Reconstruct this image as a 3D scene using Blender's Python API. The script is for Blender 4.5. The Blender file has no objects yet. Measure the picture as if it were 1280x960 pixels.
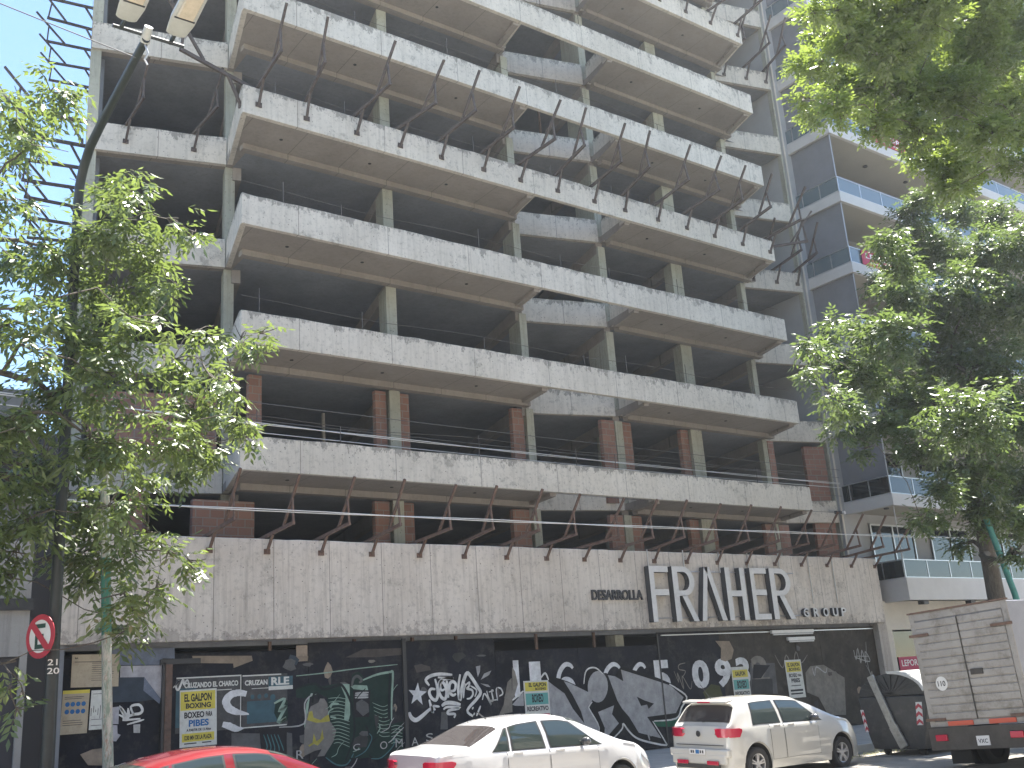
import bpy, bmesh, math, random, json
import numpy as np
from mathutils import Vector, Matrix
S = bpy.context.scene
COL = S.collection
R = math.radians

# ------------------------------------------------------------------ camera
YAW, PITCH, ROLL, FPX = 0.6494, 0.2896, -0.0696, 1296.72
fw = Vector((math.sin(YAW)*math.cos(PITCH), math.cos(YAW)*math.cos(PITCH), math.sin(PITCH)))
rt = Vector((math.cos(YAW), -math.sin(YAW), 0)); up = rt.cross(fw)
r2 = rt*math.cos(ROLL)+up*math.sin(ROLL); u2 = -rt*math.sin(ROLL)+up*math.cos(ROLL)
cam = bpy.data.objects.new('camera', bpy.data.cameras.new('camera'))
COL.objects.link(cam)
m = Matrix.Identity(4)
for i in range(3):
    m[i][0] = r2[i]; m[i][1] = u2[i]; m[i][2] = -fw[i]
m[0][3], m[1][3], m[2][3] = 0, 0, 1.65
cam.matrix_world = m
cam.data.sensor_width = 36; cam.data.lens = FPX/1280*36
cam.data.clip_start = .1; cam.data.clip_end = 3000
S.camera = cam
S.render.resolution_x, S.render.resolution_y = 1024, 768

# ------------------------------------------------------------------ light
SUN_AZ = math.atan2(.93, .36); SUN_EL = R(68)
w = bpy.data.worlds.new('World'); S.world = w; w.use_nodes = True
nt = w.node_tree; bg = nt.nodes['Background']
sky = nt.nodes.new('ShaderNodeTexSky'); sky.sky_type = 'NISHITA'; sky.sun_disc = False
sky.sun_elevation = SUN_EL; sky.sun_rotation = SUN_AZ; sky.air_density = 1.0; sky.dust_density = .0; sky.ozone_density = 2.0
nt.links.new(sky.outputs[0], bg.inputs[0]); bg.inputs[1].default_value = .078
sd = bpy.data.lights.new('sun', 'SUN'); sd.energy = 5.0; sd.angle = R(.5); sd.color = (1, .95, .87)
so = bpy.data.objects.new('sun', sd); COL.objects.link(so)
sdir = Vector((math.sin(SUN_AZ)*math.cos(SUN_EL), math.cos(SUN_AZ)*math.cos(SUN_EL), math.sin(SUN_EL)))
so.rotation_euler = sdir.to_track_quat('Z', 'Y').to_euler(); so.location = (0, -20, 60)
S.view_settings.view_transform = 'Standard'; S.view_settings.look = 'None'
S.view_settings.exposure = 2.2; S.view_settings.gamma = 1; S.view_settings.use_curve_mapping = False

# ------------------------------------------------------------------ helpers
def tag(o, label=None, cat=None, group=None, kind=None):
    if label: o['label'] = label
    if cat: o['category'] = cat
    if group: o['group'] = group
    if kind: o['kind'] = kind
    return o
ORG = {}
def thing(name, label, cat, loc=(0, 0, 0), group=None, rot=None):
    o = bpy.data.objects.new(name, None); COL.objects.link(o)
    o.location = loc
    if rot: o.rotation_euler = rot
    ORG[o.name] = Vector(loc) if not rot else Vector((0, 0, 0))
    o.empty_display_size = .2
    return tag(o, label, cat, group)
class MB:
    def __init__(s): s.v = []; s.f = []; s.mi = []
    def add(s, vs, fs, mi=0):
        n = len(s.v); s.v += [tuple(p) for p in vs]; s.f += [tuple(n+i for i in f) for f in fs]; s.mi += [mi]*len(fs); return s
    def box(s, x0, x1, y0, y1, z0, z1, mi=0):
        return s.add([(x0,y0,z0),(x1,y0,z0),(x1,y1,z0),(x0,y1,z0),(x0,y0,z1),(x1,y0,z1),(x1,y1,z1),(x0,y1,z1)],
                     [(0,3,2,1),(4,5,6,7),(0,1,5,4),(1,2,6,5),(2,3,7,6),(3,0,4,7)], mi)
    def prism(s, poly, z0, z1, mi=0):            # poly counter-clockwise in xy
        n = len(poly)
        vs = [(x, y, z0) for x, y in poly]+[(x, y, z1) for x, y in poly]
        return s.add(vs, [tuple(range(n))[::-1], tuple(range(n, 2*n))]+[(i, (i+1) % n, n+(i+1) % n, n+i) for i in range(n)], mi)
    def wallseg(s, a, b, th, z0, z1, mi=0):      # wall from a to b, thickness to the left of a->b
        a = Vector(a); b = Vector(b); d = (b-a).normalized(); n = Vector((-d.y, d.x))*th
        return s.prism([tuple(a), tuple(b), tuple(b+n), tuple(a+n)], z0, z1, mi)
    def bar(s, p, q, w, h=None, mi=0, upv=(0, 0, 1)):
        h = h or w; p = Vector(p); q = Vector(q); d = (q-p).normalized(); U = Vector(upv)
        if abs(d.dot(U)) > .98: U = Vector((0, 1, 0))
        a = d.cross(U).normalized()*w/2; b = a.cross(d).normalized()*h/2
        vs = [p-a-b, p+a-b, p+a+b, p-a+b, q-a-b, q+a-b, q+a+b, q-a+b]
        return s.add(vs, [(3,2,1,0),(4,5,6,7),(0,1,5,4),(1,2,6,5),(2,3,7,6),(3,0,4,7)], mi)
    def tube(s, pts, rad, n=8, mi=0, caps=True):
        pts = [Vector(p) for p in pts]; rs = rad if hasattr(rad, '__len__') else [rad]*len(pts)
        base = len(s.v); prev = None
        for i, p in enumerate(pts):
            d = (pts[min(i+1, len(pts)-1)]-pts[max(i-1, 0)]).normalized()
            if prev is None:
                U = Vector((0, 0, 1)) if abs(d.z) < .9 else Vector((1, 0, 0)); a = d.cross(U).normalized()
            else: a = (prev-d*prev.dot(d)).normalized()
            prev = a; b = d.cross(a)
            for k in range(n):
                t = 2*math.pi*k/n; s.v.append(tuple(p+(a*math.cos(t)+b*math.sin(t))*rs[i]))
        for i in range(len(pts)-1):
            for k in range(n):
                k2 = (k+1) % n; s.f.append((base+i*n+k, base+i*n+k2, base+(i+1)*n+k2, base+(i+1)*n+k)); s.mi.append(mi)
        if caps:
            s.f.append(tuple(base+k for k in range(n))[::-1]); s.mi.append(mi)
            e = base+(len(pts)-1)*n; s.f.append(tuple(e+k for k in range(n))); s.mi.append(mi)
        return s
    def build(s, name, mat, parent=None, smooth=None, bevel=0, sub=None):
        me = bpy.data.meshes.new(name)
        off = Vector((0, 0, 0))
        if parent is not None: off = ORG.get(parent.name, Vector((0, 0, 0)))
        me.from_pydata([(v[0]-off.x, v[1]-off.y, v[2]-off.z) for v in s.v], [], s.f)
        mats = mat if isinstance(mat, (list, tuple)) else [mat]
        for q in mats: me.materials.append(q)
        if len(mats) > 1: me.polygons.foreach_set('material_index', s.mi)
        me.validate(); me.update()
        o = bpy.data.objects.new(name, me); COL.objects.link(o)
        ORG[o.name] = off.copy()
        if parent is not None: o.parent = parent
        if smooth is not None:
            me.polygons.foreach_set('use_smooth', [True]*len(me.polygons)); me.set_sharp_from_angle(angle=R(smooth))
        if bevel:
            b = o.modifiers.new('b', 'BEVEL'); b.width = bevel; b.segments = 2; b.limit_method = 'ANGLE'; b.angle_limit = R(40)
            b.harden_normals = False
        return o
def struct(o): o['kind'] = 'structure'; return o
def poly_flat(pts_xz, y):   # vertical polygon facing -y; triangulated
    from mathutils.geometry import tessellate_polygon
    vs = [(x, y, z) for x, z in pts_xz]
    t = tessellate_polygon([[Vector((x, z, 0)) for x, z in pts_xz]])
    fs = []
    for a, b, c in t:
        A, B, Cc = [Vector((pts_xz[i][0], pts_xz[i][1])) for i in (a, b, c)]
        cr = (B-A).x*(Cc-A).y-(B-A).y*(Cc-A).x
        fs.append((a, b, c) if cr > 0 else (a, c, b))
    return vs, fs
def plate(mb, pts_xz, y, th=.003, mi=0):     # thin paint/paper layer with real thickness, front at y
    vs, fs = poly_flat(pts_xz, y)
    mb.add(vs, fs, mi)
    n = len(pts_xz)
    vs2 = [(x, y, z) for x, z in pts_xz]+[(x, y+th, z) for x, z in pts_xz]
    mb.add(vs2, [(i, (i+1) % n, n+(i+1) % n, n+i) for i in range(n)], mi)
def strokeflat(mb, pts, wd, y, mi=0):
    P = [Vector(p) for p in pts]
    # smooth by Catmull-Rom
    Q = []
    for i in range(len(P)-1):
        p0 = P[max(i-1, 0)]; p1 = P[i]; p2 = P[i+1]; p3 = P[min(i+2, len(P)-1)]
        for k in range(4):
            t = k/4
            Q.append(.5*((2*p1)+(-p0+p2)*t+(2*p0-5*p1+4*p2-p3)*t*t+(-p0+3*p1-3*p2+p3)*t**3))
    Q.append(P[-1])
    vs = []; n = len(Q)
    for i, q in enumerate(Q):
        d = Q[min(i+1, n-1)]-Q[max(i-1, 0)]
        d = d.normalized() if d.length > 1e-6 else Vector((1, 0))
        nn = Vector((-d.y, d.x))*wd/2*(1-.45*abs(2*i/(n-1)-1)**3)
        vs += [(q.x+nn.x, y, q.y+nn.y), (q.x-nn.x, y, q.y-nn.y)]
    mb.add(vs, [(2*i, 2*i+1, 2*i+3, 2*i+2) for i in range(n-1)], mi)
def text_mesh(s, x0, x1, z0, h, y, ext=.0, bold=0, italic=0):
    """flat text facing -y, fitted to the box; returns verts, faces"""
    c = bpy.data.curves.new('t', 'FONT'); c.body = s; c.size = 1; c.extrude = 0; c.offset = bold; c.resolution_u = 4
    o = bpy.data.objects.new('t', c); COL.objects.link(o)
    dg = bpy.context.evaluated_depsgraph_get(); dg.update()
    me = bpy.data.meshes.new_from_object(o.evaluated_get(dg))
    V = np.array([v.co[:] for v in me.vertices]); F = [tuple(p.vertices) for p in me.polygons]
    bpy.data.objects.remove(o); bpy.data.curves.remove(c); bpy.data.meshes.remove(me)
    a, b = V[:, 0].min(), V[:, 0].max(); lo, hi = V[:, 1].min(), V[:, 1].max()
    vs = [(x0+(v[0]-a)/(b-a)*(x1-x0), y, z0+(v[1]-lo)/(hi-lo)*h) for v in V]
    if ext:
        # extrude boundary: count edges
        from collections import defaultdict
        E = defaultdict(int)
        for f in F:
            for i in range(len(f)): E[(f[i], f[(i+1) % len(f)])] += 1
        n = len(vs); vs = vs+[(x, yy+ext, z) for x, yy, z in vs]; G = list(F)
        for (i, j) in list(E):
            if (j, i) not in E: G.append((j, i, n+i, n+j))
        F = G
    return vs, F
# ------------------------------------------------------------------ materials
MATS = {}
def nodes(name):
    mt = bpy.data.materials.new(name); mt.use_nodes = True; t = mt.node_tree
    return mt, t, t.nodes['Principled BSDF']
def N(t, ty, **k):
    n = t.nodes.new(ty)
    for a, b in k.items(): setattr(n, a, b)
    return n
def L(t, a, b): t.links.new(a, b)
def math_n(t, op, a, b=None):
    n = N(t, 'ShaderNodeMath', operation=op)
    for i, q in enumerate((a, b)):
        if q is None: continue
        if isinstance(q, (int, float)): n.inputs[i].default_value = q
        else: L(t, q, n.inputs[i])
    return n.outputs[0]
def mixc(t, fac, a, b, mode='MIX'):
    n = N(t, 'ShaderNodeMix', data_type='RGBA', blend_type=mode)
    for s, q in ((n.inputs[0], fac), (n.inputs[6], a), (n.inputs[7], b)):
        if isinstance(q, (int, float)): s.default_value = q
        elif isinstance(q, tuple): s.default_value = (*q[:3], 1)
        else: L(t, q, s)
    return n.outputs[2]
def noise(t, vec, scale, detail=4, rough=.6):
    n = N(t, 'ShaderNodeTexNoise'); n.inputs['Scale'].default_value = scale; n.inputs['Detail'].default_value = detail; n.inputs['Roughness'].default_value = rough
    if vec is not None: L(t, vec, n.inputs['Vector'])
    return n.outputs['Fac']
def ramp(t, v, lo, hi):
    n = N(t, 'ShaderNodeMapRange'); n.inputs[1].default_value = lo; n.inputs[2].default_value = hi; L(t, v, n.inputs[0]); return n.outputs[0]
def scaled(t, vec, s, off=(0, 0, 0)):
    n = N(t, 'ShaderNodeMapping'); n.inputs['Scale'].default_value = s; n.inputs['Location'].default_value = off; L(t, vec, n.inputs['Vector']); return n.outputs[0]
def concrete(name, base, dark, streak=.5, stain=.5, joint=0, pits=True, rough=.9, grime=(.12,.115,.10), bump=.25, low=None, top=False):
    mt, t, p = nodes(name)
    g = N(t, 'ShaderNodeNewGeometry').outputs['Position']
    big = ramp(t, noise(t, g, .55, 5, .65), .35, .68)
    c = mixc(t, big, base, dark)
    st = ramp(t, noise(t, scaled(t, g, (5.5, 5.5, .28)), 1.6, 5, .7), .48, .72)
    c = mixc(t, math_n(t, 'MULTIPLY', st, streak), c, tuple(v*.55 for v in dark))
    fine = noise(t, g, 9, 6, .75)
    c = mixc(t, math_n(t, 'MULTIPLY', ramp(t, fine, .52, .78), stain), c, grime)
    spl = ramp(t, noise(t, scaled(t, g, (1, 1, 1), (7, 3, 5)), 2.2, 8, .8), .56, .66)
    c = mixc(t, math_n(t, 'MULTIPLY', spl, stain*.8), c, grime)
    h = fine
    if pits:
        v = N(t, 'ShaderNodeTexVoronoi'); v.inputs['Scale'].default_value = 7.5; L(t, g, v.inputs['Vector'])
        pt = math_n(t, 'LESS_THAN', v.outputs['Distance'], .10)
        c = mixc(t, math_n(t, 'MULTIPLY', pt, .65), c, (.06, .055, .05))
    if low is not None:
        s3 = N(t, 'ShaderNodeSeparateXYZ'); L(t, g, s3.inputs[0])
        nb = noise(t, g, 3.2, 8, .8)
        lf = math_n(t, 'GREATER_THAN', nb, math_n(t, 'ADD', math_n(t, 'MULTIPLY', math_n(t, 'SUBTRACT', s3.outputs[2], low), .42), .46))
        c = mixc(t, math_n(t, 'MULTIPLY', lf, .45), c, (.16,.14,.13))
    if top:
        s4 = N(t, 'ShaderNodeSeparateXYZ'); L(t, g, s4.inputs[0])
        fr_ = math_n(t, 'MULTIPLY', math_n(t, 'FRACT', math_n(t, 'DIVIDE', math_n(t, 'SUBTRACT', s4.outputs[2], 6.640), 2.9)), 2.9)
        nb = noise(t, scaled(t, g, (1.6, 1.6, .9)), 3.0, 8, .8)
        tf = math_n(t, 'GREATER_THAN', nb, math_n(t, 'ADD', math_n(t, 'MULTIPLY', math_n(t, 'ABSOLUTE', math_n(t, 'SUBTRACT', .80, fr_)), .60), .45))
        c = mixc(t, math_n(t, 'MULTIPLY', tf, .62), c, (.13, .125, .11))
    if joint:
        s = N(t, 'ShaderNodeSeparateXYZ'); L(t, g, s.inputs[0])
        fr = math_n(t, 'FRACT', math_n(t, 'DIVIDE', s.outputs[0], joint))
        jl = math_n(t, 'LESS_THAN', fr, .020/joint)
        c = mixc(t, math_n(t, 'MULTIPLY', jl, .6), c, (.10, .095, .085))
    L(t, c, p.inputs['Base Color']); p.inputs['Roughness'].default_value = rough
    b = N(t, 'ShaderNodeBump'); b.inputs['Strength'].default_value = bump; b.inputs['Distance'].default_value = .02; L(t, h, b.inputs['Height']); L(t, b.outputs[0], p.inputs['Normal'])
    return mt
def plain(name, col, rough=.6, metal=0, var=.0, vscale=6, spec=.5, coat=0, dirt=None, dirtamt=.5):
    mt, t, p = nodes(name)
    p.inputs['Roughness'].default_value = rough; p.inputs['Metallic'].default_value = metal; p.inputs['Specular IOR Level'].default_value = spec
    if coat: p.inputs['Coat Weight'].default_value = coat; p.inputs['Coat Roughness'].default_value = .03
    g = N(t, 'ShaderNodeNewGeometry').outputs['Position']
    c = col
    if var:
        c = mixc(t, ramp(t, noise(t, g, vscale, 6, .7), .35, .7), tuple(v*(1+var*.6) for v in col), tuple(v*(1-var) for v in col))
    if dirt:
        c = mixc(t, math_n(t, 'MULTIPLY', ramp(t, noise(t, g, vscale*1.7, 8, .8), .5, .66), dirtamt), c, dirt)
    if isinstance(c, tuple): p.inputs['Base Color'].default_value = (*c[:3], 1)
    else: L(t, c, p.inputs['Base Color'])
    return mt
def brickmat(name, a, b, mortar, sx=.33, sz=.19):
    mt, t, p = nodes(name)
    g = N(t, 'ShaderNodeNewGeometry').outputs['Position']
    s = N(t, 'ShaderNodeSeparateXYZ'); L(t, g, s.inputs[0]); cb = N(t, 'ShaderNodeCombineXYZ')
    L(t, math_n(t, 'ADD', s.outputs[0], s.outputs[1]), cb.inputs[0]); L(t, s.outputs[2], cb.inputs[1])
    br = N(t, 'ShaderNodeTexBrick'); L(t, cb.outputs[0], br.inputs['Vector'])
    br.inputs['Scale'].default_value = 1; br.inputs['Brick Width'].default_value = sx; br.inputs['Row Height'].default_value = sz; br.inputs['Mortar Size'].default_value = .012
    for k, q in (('Color1', a), ('Color2', b), ('Mortar', mortar)): br.inputs[k].default_value = (*q, 1)
    c = mixc(t, math_n(t, 'MULTIPLY', ramp(t, noise(t, g, 5, 6, .8), .5, .68), .6), br.outputs['Color'], (.20, .17, .14))
    L(t, c, p.inputs['Base Color']); p.inputs['Roughness'].default_value = .9
    bu = N(t, 'ShaderNodeBump'); bu.inputs['Strength'].default_value = .5; bu.inputs['Distance'].default_value = .01; L(t, br.outputs['Fac'], bu.inputs['Height']); bu.invert = True; L(t, bu.outputs[0], p.inputs['Normal'])
    return mt
def leafmat(name, a, b, trans):
    mt, t, p = nodes(name)
    out = t.nodes['Material Output']
    g = N(t, 'ShaderNodeNewGeometry')
    c = mixc(t, g.outputs['Random Per Island'], a, b)
    c = mixc(t, math_n(t, 'MULTIPLY', ramp(t, noise(t, g.outputs['Position'], .9, 3), .4, .65), .4), c, tuple(v*1.5 for v in b))
    L(t, c, p.inputs['Base Color']); p.inputs['Roughness'].default_value = .33; p.inputs['Specular IOR Level'].default_value = .75
    tr = N(t, 'ShaderNodeBsdfTranslucent'); c2 = mixc(t, .6, c, trans); L(t, c2, tr.inputs[0])
    ms = N(t, 'ShaderNodeMixShader'); ms.inputs[0].default_value = .34; L(t, p.outputs[0], ms.inputs[1]); L(t, tr.outputs[0], ms.inputs[2]); L(t, ms.outputs[0], out.inputs[0])
    return mt
def glassdark(name, col=(.015, .02, .022), rough=.04, spec=.7):
    return plain(name, col, rough, spec=spec)
M = {}
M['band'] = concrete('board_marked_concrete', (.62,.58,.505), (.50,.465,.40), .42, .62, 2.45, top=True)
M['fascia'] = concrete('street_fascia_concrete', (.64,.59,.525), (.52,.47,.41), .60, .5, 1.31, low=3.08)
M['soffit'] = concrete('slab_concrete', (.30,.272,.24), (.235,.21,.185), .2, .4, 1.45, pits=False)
M['col'] = concrete('column_concrete', (.41,.41,.335), (.30,.30,.24), .5, .45)
M['inner'] = concrete('inner_concrete_glare_tint', (.24,.255,.275), (.17,.18,.195), .3, .3, pits=False)  # cool tint of veiling lens glare put into the interior concrete colour
M['brick'] = brickmat('hollow_brick', (.22,.115,.085), (.28,.15,.11), (.24,.20,.17))
M['steel'] = plain('rusty_steel', (.13,.085,.065), .8, .0, .4, 8, dirt=(.20,.09,.05), dirtamt=.6)
M['rebar'] = plain('rebar', (.10,.09,.085), .8)
M['asphalt'] = plain('asphalt', (.055,.055,.057), .9, 0, .3, 3, dirt=(.10,.10,.095), dirtamt=.4)
M['tile'] = None
M['hoard'] = plain('painted_hoarding', (.012,.014,.022), .8, 0, .5, 1.2, spec=.25, dirt=(.07,.066,.062), dirtamt=.6)
M['hoardb'] = plain('brown_hoarding', (.048,.042,.034), .8, 0, .45, 1.5, spec=.25, dirt=(.12,.105,.09), dirtamt=.5)
M['white'] = plain('white_paint', (.74,.74,.72), .6, 0, .08, 2, dirt=(.5,.5,.48), dirtamt=.3)
M['cream'] = plain('cream_render', (.55,.52,.46), .8, 0, .12, 1.2)
M['dark'] = plain('dark_void', (.02,.02,.022), .8)
M['glass'] = glassdark('window_glass')
M['bluglass'] = plain('rail_glass', (.12,.16,.18), .05, spec=.8)
M['alu'] = plain('aluminium', (.55,.56,.57), .35, .7)
M['blackmetal'] = plain('black_metal', (.035,.037,.04), .5)
M['tealpole'] = None
# ------------------------------------------------------------------ setting
def paving():
    mt, t, p = nodes('paving_tiles')
    g = N(t, 'ShaderNodeNewGeometry').outputs['Position']
    br = N(t, 'ShaderNodeTexBrick'); L(t, g, br.inputs['Vector']); br.offset = 0
    br.inputs['Scale'].default_value = 1; br.inputs['Brick Width'].default_value = .4; br.inputs['Row Height'].default_value = .4; br.inputs['Mortar Size'].default_value = .008
    br.inputs['Color1'].default_value = (.42,.40,.37,1); br.inputs['Color2'].default_value = (.36,.345,.32,1); br.inputs['Mortar'].default_value = (.15,.14,.13,1)
    c = mixc(t, math_n(t, 'MULTIPLY', ramp(t, noise(t, g, 1.3, 6), .45, .7), .5), br.outputs['Color'], (.24,.22,.2))
    L(t, c, p.inputs['Base Color']); p.inputs['Roughness'].default_value = .85
    return mt
M['tile'] = paving()
struct(MB().box(-400, 600, -400, 600, -.9, -.32).build('ground', M['asphalt']))
M['roadc'] = plain('worn_concrete_road', (.27,.25,.22), .9, 0, .22, .8, dirt=(.14,.13,.12), dirtamt=.5)
struct(MB().box(-120, 240, 2.4, 15.6, -.30, -.15).build('road', M['roadc']))
for q in range(-10, 30): pass
jt = MB()
for k in range(-15, 40): jt.box(k*5, k*5+.03, 2.4, 15.6, -.149, -.146)
jt.box(-120, 240, 6.7, 6.73, -.1455, -.1425).box(-120, 240, 11.2, 11.23, -.1455, -.1425)
struct(jt.build('road_joint', M['asphalt']))
struct(MB().box(-120, 240, 15.75, 24, -.31, 0).build('pavement', M['tile']))
struct(MB().box(-120, 240, -6, 2.25, -.31, 0).build('near_pavement', M['tile']))
struct(MB().box(-120, 240, 15.6, 15.75, -.31, .005).build('kerb', M['cream']))
struct(MB().box(-120, 240, 2.25, 2.4, -.31, .005).build('near_kerb', M['cream']))

# ------------------------------------------------------------------ unfinished building
SP = Vector((.2504, .9681)); SQ = Vector((.9681, -.2504))          # splayed party-wall direction / its normal
H = 2.9; Z1 = 7.4145; PAR = .767
BLD = thing('unfinished_building', 'abandoned bare concrete apartment tower with stacked open balconies and long street fascia', 'building', (5.2, 21, 0))
def deep(p, d): return (p[0]+SP.x*d, p[1]+SP.y*d)
DEP = 15
front = [(5.75,24.4),(9.03,23.54),(8.42,20.96),(17.27,20.96),(17.5,22.35),(17.72,23.5),(21.12,22.62),(20.86,20.96),(27.62,20.96),(28.22,22.85),(28.35,23.15),(31.0,22.45)]
def outline(d=DEP): return front+[deep(front[-1], d), deep(front[0], d)]
def slabpoly(mb, z0, z1):
    # split into convex-ish pieces, tessellated
    P = outline(); n = len(P)
    from mathutils.geometry import tessellate_polygon
    t = tessellate_polygon([[Vector((x, y, 0)) for x, y in P]])
    def ori(a, b, c):
        A, B, Cc = P[a], P[b], P[c]; return (B[0]-A[0])*(Cc[1]-A[1])-(B[1]-A[1])*(Cc[0]-A[0])
    area = sum(P[i][0]*P[(i+1) % n][1]-P[(i+1) % n][0]*P[i][1] for i in range(n))
    vs = [(x, y, z0) for x, y in P]+[(x, y, z1) for x, y in P]; fs = []
    for a, b, c in t:
        if ori(a, b, c) < 0: a, b = b, a
        fs += [(c, b, a), (n+a, n+b, n+c)]
    for i in range(n):
        j = (i+1) % n; f = (i, j, n+j, n+i); fs.append(f if area > 0 else f[::-1])
    mb.add(vs, fs)
TH = .13
NF = 11
levels = [Z1-PAR+k*H for k in range(NF)]           # underside of each band
random.seed(4)
def rough_edge(a, b, z0, z1, th, step=.35, amp=.012):
    """upstand wall from a to b (outer face), slightly uneven top"""
    mb = MB(); a = Vector(a); b = Vector(b); n = max(2, int((b-a).length/step)); d = (b-a).normalized(); q = Vector((-d.y, d.x))*th
    vs = []
    for i in range(n+1):
        p = a+(b-a)*i/n; zt = z1+random.uniform(-amp, amp)
        w = d*0
        vs += [(p.x, p.y, z0), (p.x, p.y, zt), (p.x+q.x, p.y+q.y, zt), (p.x+q.x, p.y+q.y, z0)]
    fs = []
    for i in range(n):
        o = 4*i
        for k in range(4): fs.append((o+k, o+(k+1) % 4, o+4+(k+1) % 4, o+4+k)[::-1])
    fs.append((0, 1, 2, 3)); o = 4*n; fs.append((o+3, o+2, o+1, o))
    return mb.add(vs, fs)
for k, z in enumerate(levels):
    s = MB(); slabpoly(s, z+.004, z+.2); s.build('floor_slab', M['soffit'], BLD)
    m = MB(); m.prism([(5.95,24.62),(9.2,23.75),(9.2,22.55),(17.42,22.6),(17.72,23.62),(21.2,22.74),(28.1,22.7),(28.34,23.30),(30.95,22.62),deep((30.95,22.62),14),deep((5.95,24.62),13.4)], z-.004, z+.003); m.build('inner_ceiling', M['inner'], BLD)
    m = MB(); m.prism([(5.95,24.62),(9.2,23.75),(9.2,22.75),(17.9,23.9),(21.2,22.9),(31.0,22.95),deep((31.0,22.95),13.8),deep((5.95,24.62),13.2)], z+.201, z+.206); m.build('inner_floor', M['inner'], BLD)  # thin floor sheet in the same glare-tinted interior concrete
    zt = z+PAR
    # balcony bands: front, flanks
    rough_edge((8.40, 20.90), (27.66, 20.90), z, zt, TH).build('balcony_band', M['band'], BLD, bevel=.008)
    f = MB()
    f.wallseg(deep((9.03, 23.50), -.02), (8.405, 21.035), .13, z+.002, zt-.01)
    f.build('balcony_side_band', M['band'], BLD)
    f = MB(); f.wallseg((27.655, 21.035), (28.27, 22.9), .13, z+.002, zt-.01); f.build('balcony_side_band', M['band'], BLD)
    f = MB(); f.wallseg((17.27, 21.035), (17.52, 22.3), .13, z+.002, zt-.012); f.build('balcony_side_band', M['band'], BLD)
    f = MB(); f.wallseg((21.13, 22.5), (20.86, 21.035), .13, z+.002, zt-.012); f.build('balcony_side_band', M['band'], BLD)
    rough_edge((5.72, 24.34), (9.0, 23.49), z, zt, TH).build('wing_band', M['band'], BLD)
    rough_edge((17.75, 23.44), (21.02, 22.58), z, zt, TH).build('recess_band', M['band'], BLD)
    rough_edge((28.36, 23.09), (31.0, 22.40), z, zt, TH).build('recess_band', M['band'], BLD)
    for x in (9.9, 12.2, 14.9, 22.6, 25.3):
        xr = x+random.uniform(-.4, .4); MB().tube([(xr, 21.65, z+.004), (xr, 21.65, z-.006)], .045, 10).build('drain_hole', M['dark'], BLD)
    # downstand beams behind the balconies
    zb = z-.15
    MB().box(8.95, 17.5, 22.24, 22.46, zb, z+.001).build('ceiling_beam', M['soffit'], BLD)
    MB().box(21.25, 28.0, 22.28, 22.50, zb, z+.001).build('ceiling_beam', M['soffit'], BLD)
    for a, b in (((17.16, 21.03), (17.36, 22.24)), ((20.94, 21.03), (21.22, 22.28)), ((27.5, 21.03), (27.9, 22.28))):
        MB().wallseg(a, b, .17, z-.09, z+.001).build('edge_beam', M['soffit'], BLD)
    if k < NF-1 or True:
        for x, y, dp in ((9.2, 23.55, 11), (13.1, 22.5, 11), (17.45, 22.6, 11), (21.0, 22.7, 11), (24.3, 22.6, 11), (28.1, 23.0, 10)):
            p = (x, y); q = deep(p, dp); MB().wallseg(q, p, .22, z-.36, z+.002).build('rib_beam', M['soffit'], BLD)
# low slab under the first storey, behind the fascia
s = MB(); slabpoly(s, 4.30, 4.5); s.build('floor_slab', M['soffit'], BLD)
# columns: (x, y, width, depth)
cols = [(9.02,23.62,.26,.5),(13.05,22.46,.30,.75),(17.52,22.50,.24,.85),(20.98,22.6,.28,1.3),(24.15,22.5,.48,.5),(27.72,22.6,.2,.3),(5.72,24.42,.26,.4)]
zs = [4.5]+[z+.2 for z in levels]
for i in range(len(levels)):
    z0 = zs[i]; z1 = levels[i]+.003
    for x, y, wd, dp in cols:
        p = Vector((x, y)); m = MB(); a = p; b = p+Vector((wd, -.02)) if x != 5.72 else p+SQ*wd
        m.prism([tuple(a), tuple(b), deep(b, dp), deep(a, dp)], z0, z1-.15 if x > 9.1 else z1-.005)
        m.build('column', M['col'], BLD)
    for x in (10.6, 14.9, 19.4, 23.0, 26.6, 30.0):
        p = deep((x, 22.6), 5.6); m = MB(); m.prism([p, (p[0]+.4, p[1]), deep((p[0]+.4, p[1]), .4), deep(p, .4)], z0, z1-.36); m.build('rear_column', M['col'], BLD)
# party walls and rear wall, all the way up
ztop = levels[-1]+PAR
a = (5.70, 24.38); w_ = MB(); w_.wallseg(deep((5.90, 24.34), DEP), deep((5.90, 24.34), .42), .15, 4.5, ztop); w_.build('party_wall', M['inner'], BLD)
a = (31.0, 22.42); w_ = MB(); w_.wallseg(deep(a, DEP+.3), a, .20, 0, ztop); w_.build('party_wall', M['col'], BLD)
w_ = MB(); w_.wallseg(deep((31.0, 22.45), DEP), deep((5.75, 24.4), DEP), .2, 0, ztop); w_.build('rear_wall', M['inner'], BLD)
w_ = MB(); w_.wallseg(deep((26.5, 23.6), 4), deep((19.5, 25.4), 4), .2, 4.5, ztop); w_.build('core_wall', M['inner'], BLD)
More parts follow.
